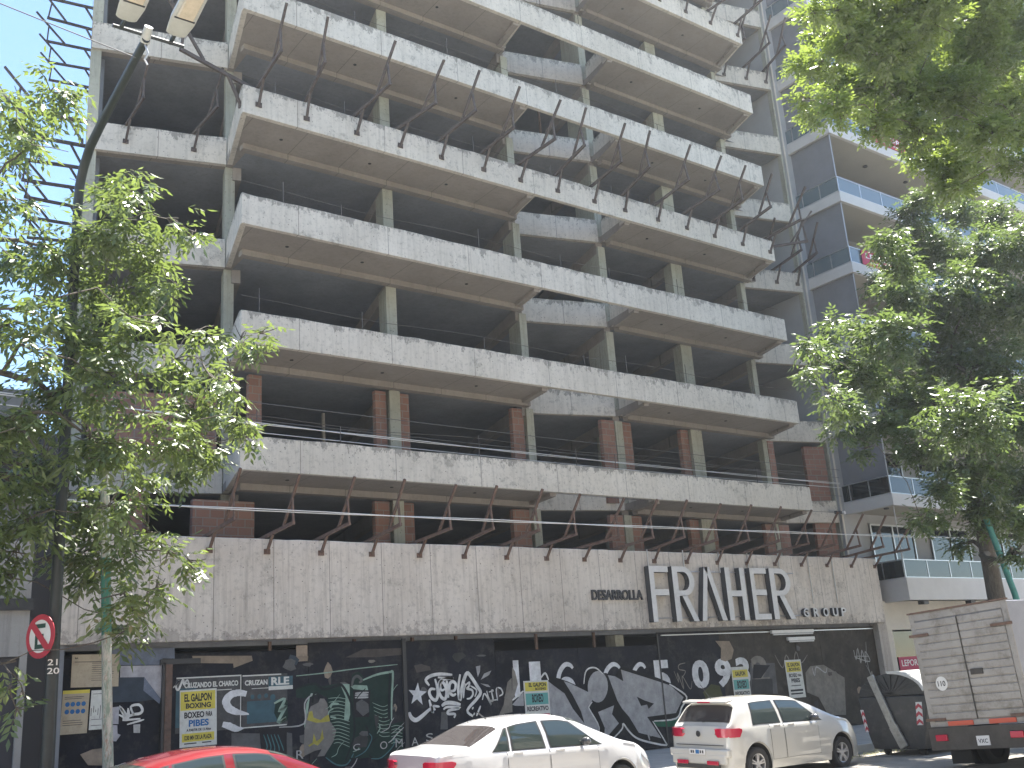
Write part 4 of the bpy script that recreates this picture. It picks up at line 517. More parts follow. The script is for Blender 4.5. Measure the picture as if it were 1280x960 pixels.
TR = json.loads('''{"left":[[3.19,16.0,11.55,0.36],[3.64,16.87,11.82,0.3],[2.89,16.48,11.23,0.42],[2.71,14.72,9.85,0.26],[2.36,14.96,10.6,0.28],[2.81,16.8,10.56,0.24],[2.34,14.02,8.48,0.24],[3.11,16.63,9.76,0.23],[4.28,16.55,10.23,0.33],[4.38,15.5,9.78,0.36],[4.07,14.97,8.98,0.39],[4.84,14.89,9.13,0.3],[5.17,14.82,8.96,0.18],[3.72,15.42,8.9,0.44],[4.51,15.61,8.94,0.49],[3.24,15.77,8.67,0.44],[2.99,17.19,9.04,0.44],[3.79,16.54,8.52,0.54],[4.39,15.99,8.3,0.54],[5.47,17.16,8.85,0.28],[4.8,14.69,8.03,0.22],[2.78,14.51,7.16,0.4],[3.81,15.96,7.51,0.56],[4.18,14.14,7.03,0.43],[2.84,14.11,6.41,0.28],[5.56,15.65,7.66,0.26],[5.87,15.49,7.41,0.18],[6.79,16.93,8.07,0.29],[6.85,16.01,7.94,0.22],[6.07,15.65,7.14,0.18],[5.13,15.59,7.06,0.43],[5.45,14.79,6.61,0.27],[5.51,14.04,6.3,0.19],[3.96,14.62,6.37,0.53],[3.64,16.21,6.4,0.56],[2.75,14.64,5.66,0.47],[5.32,15.18,6.19,0.47],[5.53,14.01,5.72,0.26],[6.84,16.66,6.23,0.17],[4.68,14.49,5.58,0.51],[3.9,14.86,5.42,0.57],[3.6,16.82,5.53,0.59],[5.75,15.63,5.69,0.35],[5.68,16.71,5.52,0.34],[4.96,16.05,5.21,0.3],[3.94,16.37,4.84,0.53],[4.0,14.29,4.46,0.37],[3.15,15.73,4.45,0.45],[2.87,15.62,4.99,0.34],[4.25,16.79,4.18,0.47],[4.44,15.16,3.95,0.34],[5.01,15.91,4.38,0.22],[4.71,14.19,3.82,0.17],[5.4,15.24,3.81,0.21],[4.81,15.03,3.43,0.23],[4.16,14.48,3.26,0.32],[4.4,16.61,3.79,0.27],[4.44,15.21,2.84,0.18],[4.78,17.13,3.24,0.25],[4.92,15.89,3.12,0.14],[3.12,15.94,4.03,0.2],[3.04,16.04,3.69,0.16],[3.6,16.16,3.96,0.16],[2.87,14.48,2.15,0.09],[3.23,15.41,2.07,0.11],[3.04,14.77,1.87,0.1],[2.94,15.29,2.47,0.07],[1.8,14.31,8.48,0.64],[2.2,17.1,7.77,0.87],[2.12,14.69,5.17,0.73],[2.55,16.15,3.94,0.56],[1.3,14.96,7.7,0.75],[1.52,16.8,6.56,0.82],[1.89,16.12,4.8,0.66],[1.38,14.42,9.26,0.54]],"right":[[30.43,16.83,16.55,0.54],[30.46,17.26,16.01,0.65],[33.42,17.09,17.01,0.74],[33.18,15.65,16.09,0.71],[23.13,13.83,12.29,0.5],[23.75,14.03,11.81,0.46],[31.49,17.19,15.17,1.03],[31.42,15.58,14.36,0.99],[31.34,13.98,14.12,1.0],[27.5,17.0,13.17,0.45],[26.95,15.96,12.3,0.86],[29.51,15.65,12.51,1.19],[30.94,14.82,12.2,1.14],[22.67,14.97,10.27,0.33],[22.07,14.23,9.71,0.32],[21.59,13.36,9.25,0.69],[29.84,16.97,11.13,1.17],[29.78,15.21,10.33,1.21],[23.0,15.55,9.5,0.47],[22.29,14.59,8.69,0.64],[27.1,16.43,9.1,1.08],[24.31,13.31,7.53,1.0],[29.68,14.8,8.46,1.08],[18.78,13.33,7.51,0.26],[19.75,13.73,7.36,0.36],[25.73,17.36,8.46,0.46],[25.05,16.03,8.07,0.53],[25.0,15.04,7.27,0.64],[27.84,15.45,6.79,1.0],[33.12,16.95,7.2,1.04],[24.94,14.68,6.01,0.5],[28.58,15.74,5.73,0.78],[31.27,16.14,5.68,0.58],[23.7,14.73,5.23,0.28],[25.36,15.43,5.32,0.34],[26.35,16.49,7.6,0.27],[29.37,17.11,5.04,0.34],[26.3,13.85,4.26,0.29],[39.06,17.21,13.8,1.82],[29.16,13.22,8.01,1.33],[33.93,16.44,6.62,1.3],[41.21,16.69,11.38,2.13],[18.82,13.79,8.78,0.25],[20.88,15.0,9.15,0.36],[23.76,16.71,10.66,0.31],[18.15,13.26,7.87,0.21],[23.09,15.9,10.76,0.22],[24.62,16.61,7.49,0.26],[21.77,15.41,7.39,0.28],[25.7,16.32,10.23,0.46]],"tipa":[[11.29,7.28,10.57,0.18],[11.77,7.2,10.77,0.25],[13.58,7.69,11.7,0.44],[13.98,7.14,11.43,0.53],[16.95,7.64,12.87,0.64],[23.12,9.44,16.23,0.76],[13.12,8.32,11.48,0.21],[12.63,7.62,10.8,0.34],[13.35,7.41,10.79,0.44],[18.82,9.46,13.75,0.7],[17.52,7.93,12.31,0.62],[23.01,9.54,15.03,0.75],[12.17,8.15,10.46,0.17],[12.63,8.16,10.7,0.22],[14.93,9.29,11.88,0.37],[15.13,8.83,11.53,0.48],[15.52,8.34,11.22,0.53],[16.22,7.88,11.11,0.56],[20.89,9.23,13.24,0.66],[11.59,7.83,9.62,0.14],[14.13,9.37,10.95,0.19],[10.81,6.81,8.63,0.21],[13.47,7.89,9.89,0.32],[14.94,8.16,10.25,0.4],[18.62,9.45,11.81,0.58],[15.95,7.35,10.05,0.4],[16.63,9.02,10.69,0.27],[16.79,8.63,10.3,0.38],[17.88,8.75,10.56,0.3],[16.48,8.49,9.67,0.25],[19.01,9.51,10.96,0.26],[16.68,7.6,9.85,0.19],[17.97,7.79,10.87,0.29],[12.7,7.21,11.7,0.49],[13.77,6.75,11.98,0.62],[17.09,7.24,13.69,0.73],[25.44,9.35,17.15,1.22],[24.12,9.12,14.29,1.14],[17.07,6.94,9.63,0.54],[16.69,8.41,15.61,0.93],[19.3,8.04,16.74,1.0],[24.01,8.38,18.26,1.35],[28.23,8.58,18.21,1.71],[23.48,7.52,13.02,1.22]]}''')
gc = {'black': (.012,.013,.015), 'ink': (.012,.02,.022), 'silver': (.36,.36,.365), 'silverw': (.68,.69,.70), 'green': (.02,.12,.07), 'dgreen': (.012,.034,.028), 'pgreen': (.27,.38,.31),
      'white': (.68,.68,.66), 'greyp': (.20,.19,.175), 'yellow': (.38,.34,.07), 'blackp': (.02,.02,.024), 'pale': (.42,.42,.41), 'greyd': (.11,.11,.11), 'teal': (.06,.16,.17), 'browng': (.085,.075,.07),
      'cream': (.34,.28,.22), 'creamd': (.27,.22,.17), 'palegrey': (.40,.40,.43), 'bluegrey': (.16,.19,.25), 'bluegreyd': (.045,.06,.08), 'greyb': (.22,.205,.18), 'greyl': (.3,.3,.28), 'charc': (.05,.05,.05), 'olive': (.07,.075,.03)}
for k, c in gc.items(): M['g_'+k] = plain('spray_'+k, c, .8, 0, .30, 3.5, spec=.25, dirt=tuple(v*.55+.02 for v in c), dirtamt=.45)
HB = thing('street_hoarding', 'dark painted sheet hoarding covered in graffiti, posters and phone number under the concrete fascia', 'hoarding', (17, 21.2, 0))
def sheet(x0, x1, z1, mat, name='hoarding_sheet', y=21.2):
    return MB().box(x0, x1, y, y+.03, .02, z1).build(name, mat, HB)
sheet(7.16, 10.08, 2.86, M['hoard']); sheet(10.095, 12.40, 3.0, M['hoard']); sheet(12.50, 15.0, 2.96, M['hoard']); sheet(15.01, 17.6, 2.67, M['hoard'], y=21.203); sheet(17.61, 20.44, 2.665, M['hoard'], y=21.205)
sheet(20.46, 22.9, 2.99, M['hoard']); sheet(22.91, 24.4, 2.99, M['hoardb']); sheet(24.41, 27.4, 2.99, M['hoardb'], y=21.203); sheet(27.41, 30.24, 2.98, M['hoardb'])
sheet(5.08, 6.93, 2.86, M['hoard'], y=21.215)
MB().box(12.40, 12.49, 21.14, 21.2, 0, 3.03).build('hoarding_post', M['blackmetal'], HB)
MB().box(20.435, 20.475, 21.17, 21.2, 0, 2.95).build('hoarding_post', M['blackmetal'], HB)
MB().box(7.0, 7.13, 21.10, 21.2, 0, 2.66).build('hoarding_post', M['steel'], HB)
MB().box(6.945, 6.995, 21.12, 21.2, 0, 2.70).build('hoarding_post', M['blackmetal'], HB)
for x in (9.2, 11.2, 12.7, 13.9, 16.3, 18.2): MB().box(x, x+.06, 21.22, 21.28, 2.6, 3.05).build('hoarding_post', M['steel'], HB)
MB().box(6.9, 7.7, 21.12, 21.2, 2.66, 2.76).build('hoarding_rail', M['blackmetal'], HB)
MB().box(20.6, 30.2, 21.16, 21.2, 2.90, 2.925).build('hoarding_rail', M['alu'], HB)
groups = {}
names = {'vip': 'graffiti_lettering', 'star': 'painted_star', 'tag': 'graffiti_tag', 'green_graffiti': 'graffiti_mural', 'wall_poster': 'torn_paper', 's': 'painted_letter', 'scribble': 'graffiti_scribble',
         'left_panel': 'painted_patch', 'klip': 'graffiti_tag', 'torn_paper': 'torn_paper', 'scribble_e': 'graffiti_scribble', 'mask': 'painted_mask', 'torn': 'torn_paper', 'phone6': 'painted_number'}
for g, c, l, k, pts, wd in GD['G']:
    groups.setdefault((g, c), []).append((l, k, pts, wd))
byg = {}
for (g, c), it in groups.items(): byg.setdefault(g, []).append((c, it))
ALONE = ('phone6', 'wall_poster', 's', 'scribble', 'left_panel', 'torn_paper', 'scribble_e', 'torn')
for g, lst in byg.items():
    if g in ALONE:
        for c, it in lst:
            for j, (l, k, pts, wd) in enumerate(it):
                mb = MB(); y = 21.2-.0035*l-.00025*j
                if k == 'p': plate(mb, pts, y, .003)
                else: strokeflat(mb, pts, wd*(.05 if g == 'vip' else .04), y-.0004)
                mb.build(names[g], M['g_'+c], HB)
        continue
    mb = MB(); mats = []
    for mi, (c, it) in enumerate(lst):
        mats.append(M['g_'+c])
        for j, (l, k, pts, wd) in enumerate(it):
            y = 21.2-.0035*l-.00025*j
            if k == 'p': plate(mb, pts, y, .003, mi)
            else: strokeflat(mb, pts, wd*(.05 if g == 'vip' else .04), y-.0004, mi)
    mb.build(names[g], mats, HB)
ph = {}
for g, s, x0, x1, z0, h, c, l in GD['TX']:
    vs, fs = text_mesh(s, min(x0, x1), max(x0, x1), z0, h, 21.2-.0035*l+.0012, 0, .045 if g == 'phone' else 0)
    MB().add(vs, fs).build('painted_number' if g == 'phone' else 'painted_letter', M['g_'+c], HB)

# torn scraps, drips and scuffs over the old posters
random.seed(77)
def scrap(x, z, sx, sz, col, l):
    n = random.randint(6, 10); pts = []
    for i in range(n):
        a = 2*math.pi*i/n; r_ = random.uniform(.45, 1)
        pts.append((x+sx*r_*math.cos(a), z+sz*r_*math.sin(a)))
    m = MB(); plate(m, pts, 21.2-.0035*l-.0002*random.random(), .003); m.build('torn_paper', M['g_'+col], HB)
for i in range(46):
    x = random.choice([random.uniform(7.3, 12.3), random.uniform(12.6, 15.5), random.uniform(9.6, 12.3), random.uniform(20.6, 29.8)])
    if 20.6 < x < 23.3: continue
    z = random.uniform(.15, 2.75); 
    scrap(x, z, random.uniform(.05, .26), random.uniform(.03, .22), random.choice(['greyd', 'greyb', 'charc', 'browng', 'bluegreyd', 'blackp', 'creamd'] if i % 3 else ['charc', 'greyd']), 1 if i % 4 else 5.6)
for i in range(16):
    x = random.uniform(9.8, 12.2); z = random.uniform(.25, 1.9); m = MB(); a = random.uniform(-1.2, 1.2)
    strokeflat(m, [(x+.12*k*math.cos(a)+random.uniform(-.05, .05), z+.10*k*math.sin(a+.5*k)) for k in range(4)], random.uniform(.012, .03), 21.2-.0035*4.6-.0002*i)
    m.build('graffiti_scribble', M['g_'+random.choice(['pgreen', 'teal', 'pale', 'ink'])], HB)

# posters pasted on the hoarding
M['pw'] = plain('poster_paper', (.62,.63,.59), .7, 0, .1, 6, dirt=(.35,.33,.28), dirtamt=.4); M['py'] = plain('poster_yellow', (.62,.53,.08), .7, 0, .1, 6)
M['pk'] = plain('poster_black_ink', (.02,.02,.025), .7); M['pb'] = plain('poster_blue_ink', (.015,.12,.32), .7); M['pc'] = plain('poster_cream', (.42,.36,.26), .7, 0, .12, 5, dirt=(.25,.2,.14), dirtamt=.5)
M['pt'] = plain('poster_teal', (.12,.36,.33), .7); M['pr'] = plain('poster_red', (.42,.04,.09), .7); M['pd'] = plain('poster_dark', (.045,.047,.05), .6, 0, .3, 4, dirt=(.12,.12,.12), dirtamt=.5); M['pdt'] = plain('poster_dark_teal', (.03,.09,.12), .6, 0, .3, 4)
def poster(label, x0, x1, z0, z1, y, items, base, skew=0, dx=0, cat='poster'):
    """items in 0..1 coordinates: ('r',x0,x1,z0,z1,mat) or ('t',text,x0,x1,z0,z1,mat)"""
    t = thing('poster', label, cat, (x0, y, z0))
    def P(a, b): return (x0+(x1-x0)*a+dx*b, z0+(z1-z0)*b+skew*a)
    m = MB(); plate(m, [P(0,0), P(1,0), P(1,1), P(0,1)], y, .004); m.build('paper', base, t)
    gr = {}
    for it in items:
        mat = it[-1]
        mb = gr.setdefault(('lettering' if it[0] == 't' else 'printed_block', mat), MB())
        if it[0] == 'r':
            _, a, b, c, d, _m = it; vs, fs = poly_flat([P(a,c), P(b,c), P(b,d), P(a,d)], y-.0014); mb.add(vs, fs)
        elif it[0] == 'e':
            _, a, b, ra, rb, _m = it
            vs, fs = poly_flat([P(a+ra*math.cos(k*.449), b+rb*math.sin(k*.449)) for k in range(14)], y-.002); mb.add(vs, fs)
        else:
            _, s, a, b, c, d, _m = it
            vs, fs = text_mesh(s, 0, 1, 0, 1, 0, 0, .04)
            mb.add([(P(a+(b-a)*v[0], c+(d-c)*v[2])[0], y-.0030, P(a+(b-a)*v[0], c+(d-c)*v[2])[1]) for v in vs], fs)
    for (nm, mat), mb in gr.items(): mb.build(nm, M[mat], t)
    return t
def lines(x0, x1, zs, h, mat):
    random.seed(3); return [('r', x0, x0+(x1-x0)*random.uniform(.7, 1), z, z+h, mat) for z in zs]
poster('black concert poster with white edge and words CRUZANDO EL CHARCO, left of its pair', 7.24, 8.585, 1.34, 2.40, 21.190,
       [('r', 0, .3, .1, .8, 'pdt'), ('r', .0, 1, .975, 1, 'pw'), ('r', .985, 1, 0, 1, 'pw'), ('t', 'CRUZANDO EL CHARCO', .12, .95, .80, .90, 'pw'), ('r', .62, .85, .73, .745, 'pw')], M['pd'])
poster('black concert poster with teal figures and cut-off word CRUZAN, right of its pair', 8.61, 9.60, 1.34, 2.385, 21.190,
       [('r', 0, .86, .975, 1, 'pw'), ('r', 0, .98, 0, .022, 'pw'), ('t', 'CRUZAN', .05, .55, .80, .90, 'pw'), ('r', .2, .6, .73, .742, 'pw'), ('r', .1, .9, .08, .5, 'pdt'),
        ('e', .22, .58, .045, .045, 'pdt'), ('e', .37, .58, .045, .045, 'pdt'), ('e', .52, .59, .045, .045, 'pdt'), ('e', .67, .55, .06, .06, 'pdt')], M['pd'])
poster('torn white paper strip with big letters RLE over the dark concert poster', 9.18, 9.72, 2.06, 2.33, 21.183, [('r', 0, 1, .28, 1, 'pdt'), ('t', 'RLE', .1, .85, .35, .95, 'pw')], M['pw'], cat='paper strip')
poster('yellow and white boxing poster reading BOXEO PARA PIBES beside the red car roof', 7.33, 8.08, 1.07, 2.15, 21.178,
       [('r', .02, .96, .64, .97, 'py'), ('t', 'EL GALPON', .12, .86, .79, .93, 'pk'), ('t', 'BOXING', .16, .84, .67, .765, 'pk'), ('t', 'BOXEO', .12, .66, .50, .61, 'pk'), ('t', 'PARA', .70, .88, .51, .60, 'pk'),
        ('t', 'PIBES', .24, .78, .35, .47, 'pb'), ('t', 'A PARTIR DE 12 Años', .18, .84, .27, .315, 'pk'), ('r', .06, .93, .09, .235, 'py'), ('t', '1230 MN DE LA PLAZA', .12, .86, .12, .20, 'pk'), ('r', .12, .45, .05, .07, 'pk'), ('r', .6, .85, .05, .07, 'pk')], M['pw'], .01, -.02)
poster('yellow, teal and red boxing poster reading BOXEO RECREATIVO above the white sedan', 15.79, 16.56, .70, 1.93, 21.176,
       [('r', .05, .95, .80, .97, 'py'), ('t', 'EL GALPON', .2, .9, .88, .96, 'pk'), ('t', 'BOXING', .45, .88, .815, .865, 'pk'), ('r', .05, .95, .54, .76, 'pt'), ('t', 'BOXEO', .3, .75, .58, .74, 'pk'), ('t', 'RECREATIVO', .08, .93, .42, .51, 'pk'), ('r', .04, .97, .05, .36, 'pr')], M['pw'], -.01)
poster('small yellow and teal boxing poster pasted beside digit 9 behind the hatchback roof', 23.22, 23.93, .92, 1.96, 21.176,
       [('r', .05, .95, .72, .92, 'py'), ('t', 'GALPON', .2, .8, .76, .88, 'pk'), ('r', .05, .95, .40, .66, 'pt'), ('t', 'BOXEO', .25, .8, .43, .63, 'pk'), ('t', 'RECREATIVO', .08, .93, .25, .35, 'pk')], M['pw'])
poster('tall yellow-topped boxing poster reading BOXEO PARA PIBES on the brown hoarding near the container', 25.60, 26.35, .97, 2.07, 21.176,
       [('r', .05, .95, .68, .95, 'py'), ('t', 'EL GALPON', .15, .88, .82, .92, 'pk'), ('t', 'BOXING', .2, .85, .71, .79, 'pk'), ('t', 'BOXEO', .15, .65, .54, .64, 'pk'), ('t', 'PARA', .7, .9, .55, .62, 'pk'), ('t', 'PIBES', .25, .78, .40, .51, 'pk'), ('r', .2, .8, .31, .33, 'pk'), ('r', .12, .88, .17, .22, 'pk'), ('r', .12, .85, .09, .13, 'pk')], M['pw'], 0, -.02)
poster('cream printed notice of small text, topmost on the left boarding behind the thin pole', 5.24, 6.11, 2.31, 2.91, 21.15,
       [('t', 'BA', .06, .13, .86, .91, 'pk')]+lines(.42, .95, [.2+.065*k for k in range(9)], .012, 'pk')+lines(.06, .9, [.76], .02, 'pk'), M['pc'], -.02, .0, 'notice')
poster('cream notice with two rows of blue discs, low on the left boarding', 5.09, 5.57, 1.48, 2.26, 21.15,
       [('r', 0, 1, .92, 1, 'py')]+[('e', .2+.2*i, .68-.17*j, .085, .055, 'pb') for i in range(4) for j in range(2)]+lines(.08, .9, [.80, .84, .30, .25, .2], .012, 'pk'), M['pc'], 0, .02, 'notice')
poster('pale notice with a drawing of radiating lines, right of the notice with blue discs', 5.60, 5.94, 1.53, 2.24, 21.15,
       [('r', .05+.12*k, .08+.12*k, .35+.1*math.sin(k), .55+.06*math.sin(k*2), 'pk') for k in range(8)]+lines(.1, .8, [.1, .25, .9], .012, 'pk'), M['pw'], 0, .02, 'notice')

# light fittings under the fascia
for i, (x0, x1, z) in enumerate(((25.1, 27.05, 2.88), (25.8, 27.05, 2.66))):
    t = thing('tube_light', ['long unlit white tube fitting fixed high on the hoarding under GROUP', 'shorter unlit tube fitting just below the long fitting on the hoarding'][i], 'light fitting', (x0, 21.1, z))
    MB().box(x0, x1, 21.08, 21.165, z-.03, z+.07).build('housing', M['white'], t, bevel=.01); MB().tube([(x0+.05, 21.10, z-.06), (x1-.05, 21.10, z-.06)], .02, 8).build('tube', M['white'], t)

# ------------------------------------------------------------------ left neighbour
LN = thing('left_neighbour_building', 'low pale building with dark metal door and dark strip left of the concrete tower', 'building', (0, 21, 0))
M['lwall'] = concrete('grey_render', (.34,.335,.32), (.26,.255,.245), .4, .3, pits=False)
MB().box(-14, 4.42, 21.0, 30, 2.9, 5.0).build('wall', M['lwall'], LN)
MB().box(-14, 4.42, 21.25, 30, 5.0, 8.0).build('upper_wall', plain('upper_render', (.16,.165,.16), .8, 0, .2, 1), LN)
MB().box(-14, 4.46, 20.93, 20.998, 3.72, 3.93).build('sign_band', M['blackmetal'], LN)
MB().box(-14, 4.30, 21.08, 21.30, 0, 2.897).build('door', plain('dark_door', (.03,.033,.045), .5), LN)
MB().box(4.30, 4.42, 21.0, 21.3, 0, 2.897).build('door_frame', M['lwall'], LN)
for x in (-2, .4, 2.2, 3.3): MB().box(x, x+.05, 21.05, 21.078, 0, 2.88).build('door_rib', M['blackmetal'], LN)
for x in (-3.6, -.6, 2.2):
    f = MB().box(x, x+2.2, 21.18, 21.248, 5.9, 7.4).build('window', M['glass'], LN)
    MB().box(x-.06, x+2.26, 21.10, 21.177, 5.8, 5.895).build('sill', M['cream'], f)
MB().box(4.42, 4.90, 21.35, 30, 0, 7.2).build('gap_fill', plain('gap_shade', (.05,.052,.06), .7), LN)  # dark block stands in for the shaded gap between the two buildings

# ------------------------------------------------------------------ right neighbour: balconies
RN = thing('balcony_building', 'white apartment block with glass-railed balconies right of the concrete tower', 'building', (31.3, 20.4, 0))
X0, X1, YF, YB = 31.36, 52.0, 20.4, 22.75
M['nwall'] = plain('grey_blue_wall', (.33,.335,.34), .7, 0, .08, 1); M['nwhite'] = plain('balcony_white', (.50,.49,.475), .6, 0, .06, 2); M['nsoff'] = plain('balcony_soffit', (.36,.345,.30), .8, 0, .06, 1); M['nside'] = plain('side_panel', (.17,.175,.19), .7, 0, .12, 1.2)
MB().box(32.0, X1, YB, 38, 0, 40).build('wall', M['nwall'], RN)
MB().box(31.06, 31.99, 22.30, 38, 3.0, 40).build('pier', M['nwall'], RN)
MB().box(31.04, 31.12, 22.27, 22.299, 5.0, 40).build('pier_trim', M['cream'], RN)
fl = [4.48+2.85*k for k in range(12)]
for k, z in enumerate(fl):
    big = k == 0
    fb = .74 if big else .42
    MB().box(X0, X1, YF, YB-.003, z-fb+.17, z-.12).build('balcony_slab', M['nsoff'], RN)
    m = MB(); m.box(X0-.01, X1, YF-.06, YF+.08, z-fb, z); m.box(X0-.06, X0+.08, YF-.058, YB+.0, z-fb, z-.002); m.build('balcony_fascia', M['nwhite'], RN, bevel=.01)
    # drains in soffit
    for x in (32.6, 35.2, 38.0): MB().tube([(x, 21.5, z-fb+.168), (x, 21.5, z-fb+.12)], .09, 10).build('soffit_light', M['blackmetal'], RN)
    # railing
    rl = MB(); rz = z+.62
    rl.box(X0-.05, X1, YF-.03, YF+.03, rz-.03, rz); rl.box(X0-.05, X0+.01, YF, YB, rz-.031, rz-.001)
    rl.box(X0-.05, X1, YF-.03, YF+.03, z+.001, z+.03); rl.box(X0-.05, X0+.01, YF, YB, z+.001, z+.029)
    x = X0
    while x < 44: rl.box(x-.02, x+.02, YF-.02, YF+.02, z+.03, rz-.03); x += 1.35
    for y in (21.2, 22.0): rl.box(X0-.04, X0, y-.02, y+.02, z+.03, rz-.03)
    r_ = rl.build('railing', M['alu'], RN)
    MB().box(X0+.02, X1, YF-.006, YF+.006, z+.03, rz-.03).build('glass_panel', M['bluglass'] if k > 1 else M['glass'], r_)
    MB().box(X0-.03, X0-.018, YF+.03, YB-.03, z+.03, rz-.04).build('glass_panel', M['bluglass'] if k > 1 else M['glass'], r_)
    if k < len(fl)-1:
        zt = fl[k+1]-.42
        if k > 0: MB().box(X0+.10, X0+.16, YF+.1, YB-.004, z, zt+.15).build('side_screen', M['nside'], RN)
        MB().tube([(X0+.05, YF+.04, rz), (X0+.05, YF+.04, zt)], .02, 6).build('corner_post', M['alu'], RN)
        for x in (33.2, 37.0, 40.8):
            f = MB().box(x, x+2.6, YB-.05, YB-.004, z+.05, z+2.2).build('window', M['glass'], RN)
            m = MB()
            for q in (x-.05, x+1.28, x+2.58): m.box(q, q+.06, YB-.09, YB-.052, z+.05, z+2.2)
            m.box(x-.05, x+2.64, YB-.09, YB-.052, z+2.202, z+2.26); m.build('window_frame', M['alu'], f)
# ground floor
MB().box(X0-.3, X1, 21.3, 21.55, 2.85, 3.8).build('shop_wall', M['cream'], RN)
MB().box(X0+.02, 34.6, 21.42, 21.5, .5, 2.80).build('shop_window', M['glass'], RN)
MB().box(X0+.02, 34.6, 21.32, 21.5, 0, .498).build('shop_plinth', M['lwall'], RN)
MB().box(34.6, 35.0, 21.28, 21.6, 0, 2.848).build('pillar', M['cream'], RN)
MB().box(35.0, X1, 21.42, 21.5, 0, 2.848).build('shop_shutter', M['nside'], RN)
MB().box(30.80, X0, 21.25, 21.7, 0, 2.848).build('pillar', M['cream'], RN)
for x in (32.3, 35.2): MB().box(x, x+.3, 20.5, 20.72, 3.62, 3.735).build('soffit_light', M['blackmetal'], RN)
for lab, x0, x1, z0, z1, y, mt in (('red LEPORE sign in the dark shop window behind the rubbish container', 31.62, 32.95, 1.38, 1.96, 21.36, 'pr'),
                                ('magenta LEPORE banner on the glass railing, lower one beside the tree', 32.0, 34.3, fl[4]+.02, fl[4]+.60, 20.33, 'pr'),
                                ('pink LEPORE banner on the topmost visible glass railing', 34.2, 36.6, fl[6]+.02, fl[6]+.60, 20.33, 'pr')):
    t = thing('estate_agent_sign', lab, 'sign', (x0, y, z0)); MB().box(x0, x1, y, y+.02, z0, z1).build('board', M[mt], t)
    a, b = x0+(x1-x0)*.1, x1-(x1-x0)*.1
    text_part('LEPORE', a, b, z0+(z1-z0)*.48, (z1-z0)*.36, y-.004, M['white'], t, 0, .01); MB().box(a+.2, b-.2, y-.004, y-.001, z0+(z1-z0)*.20, z0+(z1-z0)*.27).build('small_print', M['white'], t)
# pale tower farther along
FT = thing('distant_tower', 'pale narrow tower glimpsed between the leaves at the far right edge', 'building', (76, 30, 0))
MB().box(72, 84, 30, 46, 0, 30).build('wall', M['cream'], FT)
for k in range(9): MB().box(71.9, 84.1, 29.9, 29.999, 2.2+3*k, 3.6+3*k).build('window', M['glass'], FT)

# ------------------------------------------------------------------ street poles
def polemat():
    mt, t, p = nodes('peeling_pole_paint')
    g = N(t, 'ShaderNodeNewGeometry').outputs['Position']; s = N(t, 'ShaderNodeSeparateXYZ'); L(t, g, s.inputs[0])
    n1 = noise(t, g, 7, 6, .8)
    gr = mixc(t, ramp(t, noise(t, scaled(t, g, (6, 6, 1.2)), 4, 6, .8), .42, .6), (.44,.45,.42), (.17,.25,.21))
    h_ = math_n(t, 'ADD', s.outputs[2], math_n(t, 'MULTIPLY', n1, .25))
    hi = math_n(t, 'MULTIPLY', math_n(t, 'GREATER_THAN', h_, 3.0), math_n(t, 'LESS_THAN', h_, 4.1))
    c = mixc(t, hi, gr, (.03,.16,.12))
    c = mixc(t, math_n(t, 'MULTIPLY', ramp(t, noise(t, scaled(t, g, (8, 8, 2), (3, 3, 3)), 3, 6, .8), .55, .62), .8), c, (.25,.13,.09))
    L(t, c, p.inputs['Base Color']); p.inputs['Roughness'].default_value = .55
    return mt
M['tealpole'] = polemat()
o = MB().tube([(4.58, 16.0, 0), (4.47, 16.0, 2.0), (4.24, 16.0, 6.3)], [.078, .072, .062], 14).build('thin_pole', M['tealpole'], smooth=50)
tag(o, 'thin metal pole with peeling green and white paint rising behind the leaves at left', 'pole')
m2 = plain('teal_paint', (.04,.20,.18), .55, 0, .3, 5)
o = MB().tube([(29.25, 15.3, 0), (28.72, 15.4, 3.4), (28.15, 15.5, 5.6)], [.09, .085, .08], 12).build('leaning_pole', m2, smooth=50)
tag(o, 'leaning teal painted pole against the dark tree trunk above the truck', 'pole')
# street lamp
SL = thing('street_lamp', 'tall black street lamp with curved arm and two flat luminaires at upper left', 'street lamp', (3.70, 15.95, 0))
M['lampbody'] = plain('lamp_body', (.40,.41,.38), .5, 0, .1, 5)
M['lampm'] = plain('dark_green_pole', (.03,.036,.036), .45, .2, .2, 6)
pts = [(3.70, 15.95, 0), (3.69, 15.95, 4), (3.68, 15.97, 9.3), (3.68, 15.93, 9.9), (3.69, 15.78, 10.17), (3.69, 15.45, 10.37), (3.70, 14.8, 10.50), (3.70, 12.72, 10.71)]
MB().tube(pts, [.10, .080, .072, .072, .071, .07, .066, .055], 14).build('pole', M['lampm'], SL, smooth=60)
MB().tube([(3.25, 12.75, 10.78), (4.22, 12.70, 10.75)], .028, 8).build('crossbar', M['lampm'], SL)
hub = MB().tube([(3.70, 12.80, 10.70), (3.70, 12.62, 10.84)], [.075, .06], 12).build('hub', M['lampbody'], SL, smooth=60)
M['lens'] = plain('lamp_lens', (.50,.44,.34), .25, 0, .15, 9)
_lb = plain('lamp_body', (.40,.41,.38), .5, 0, .1, 5)
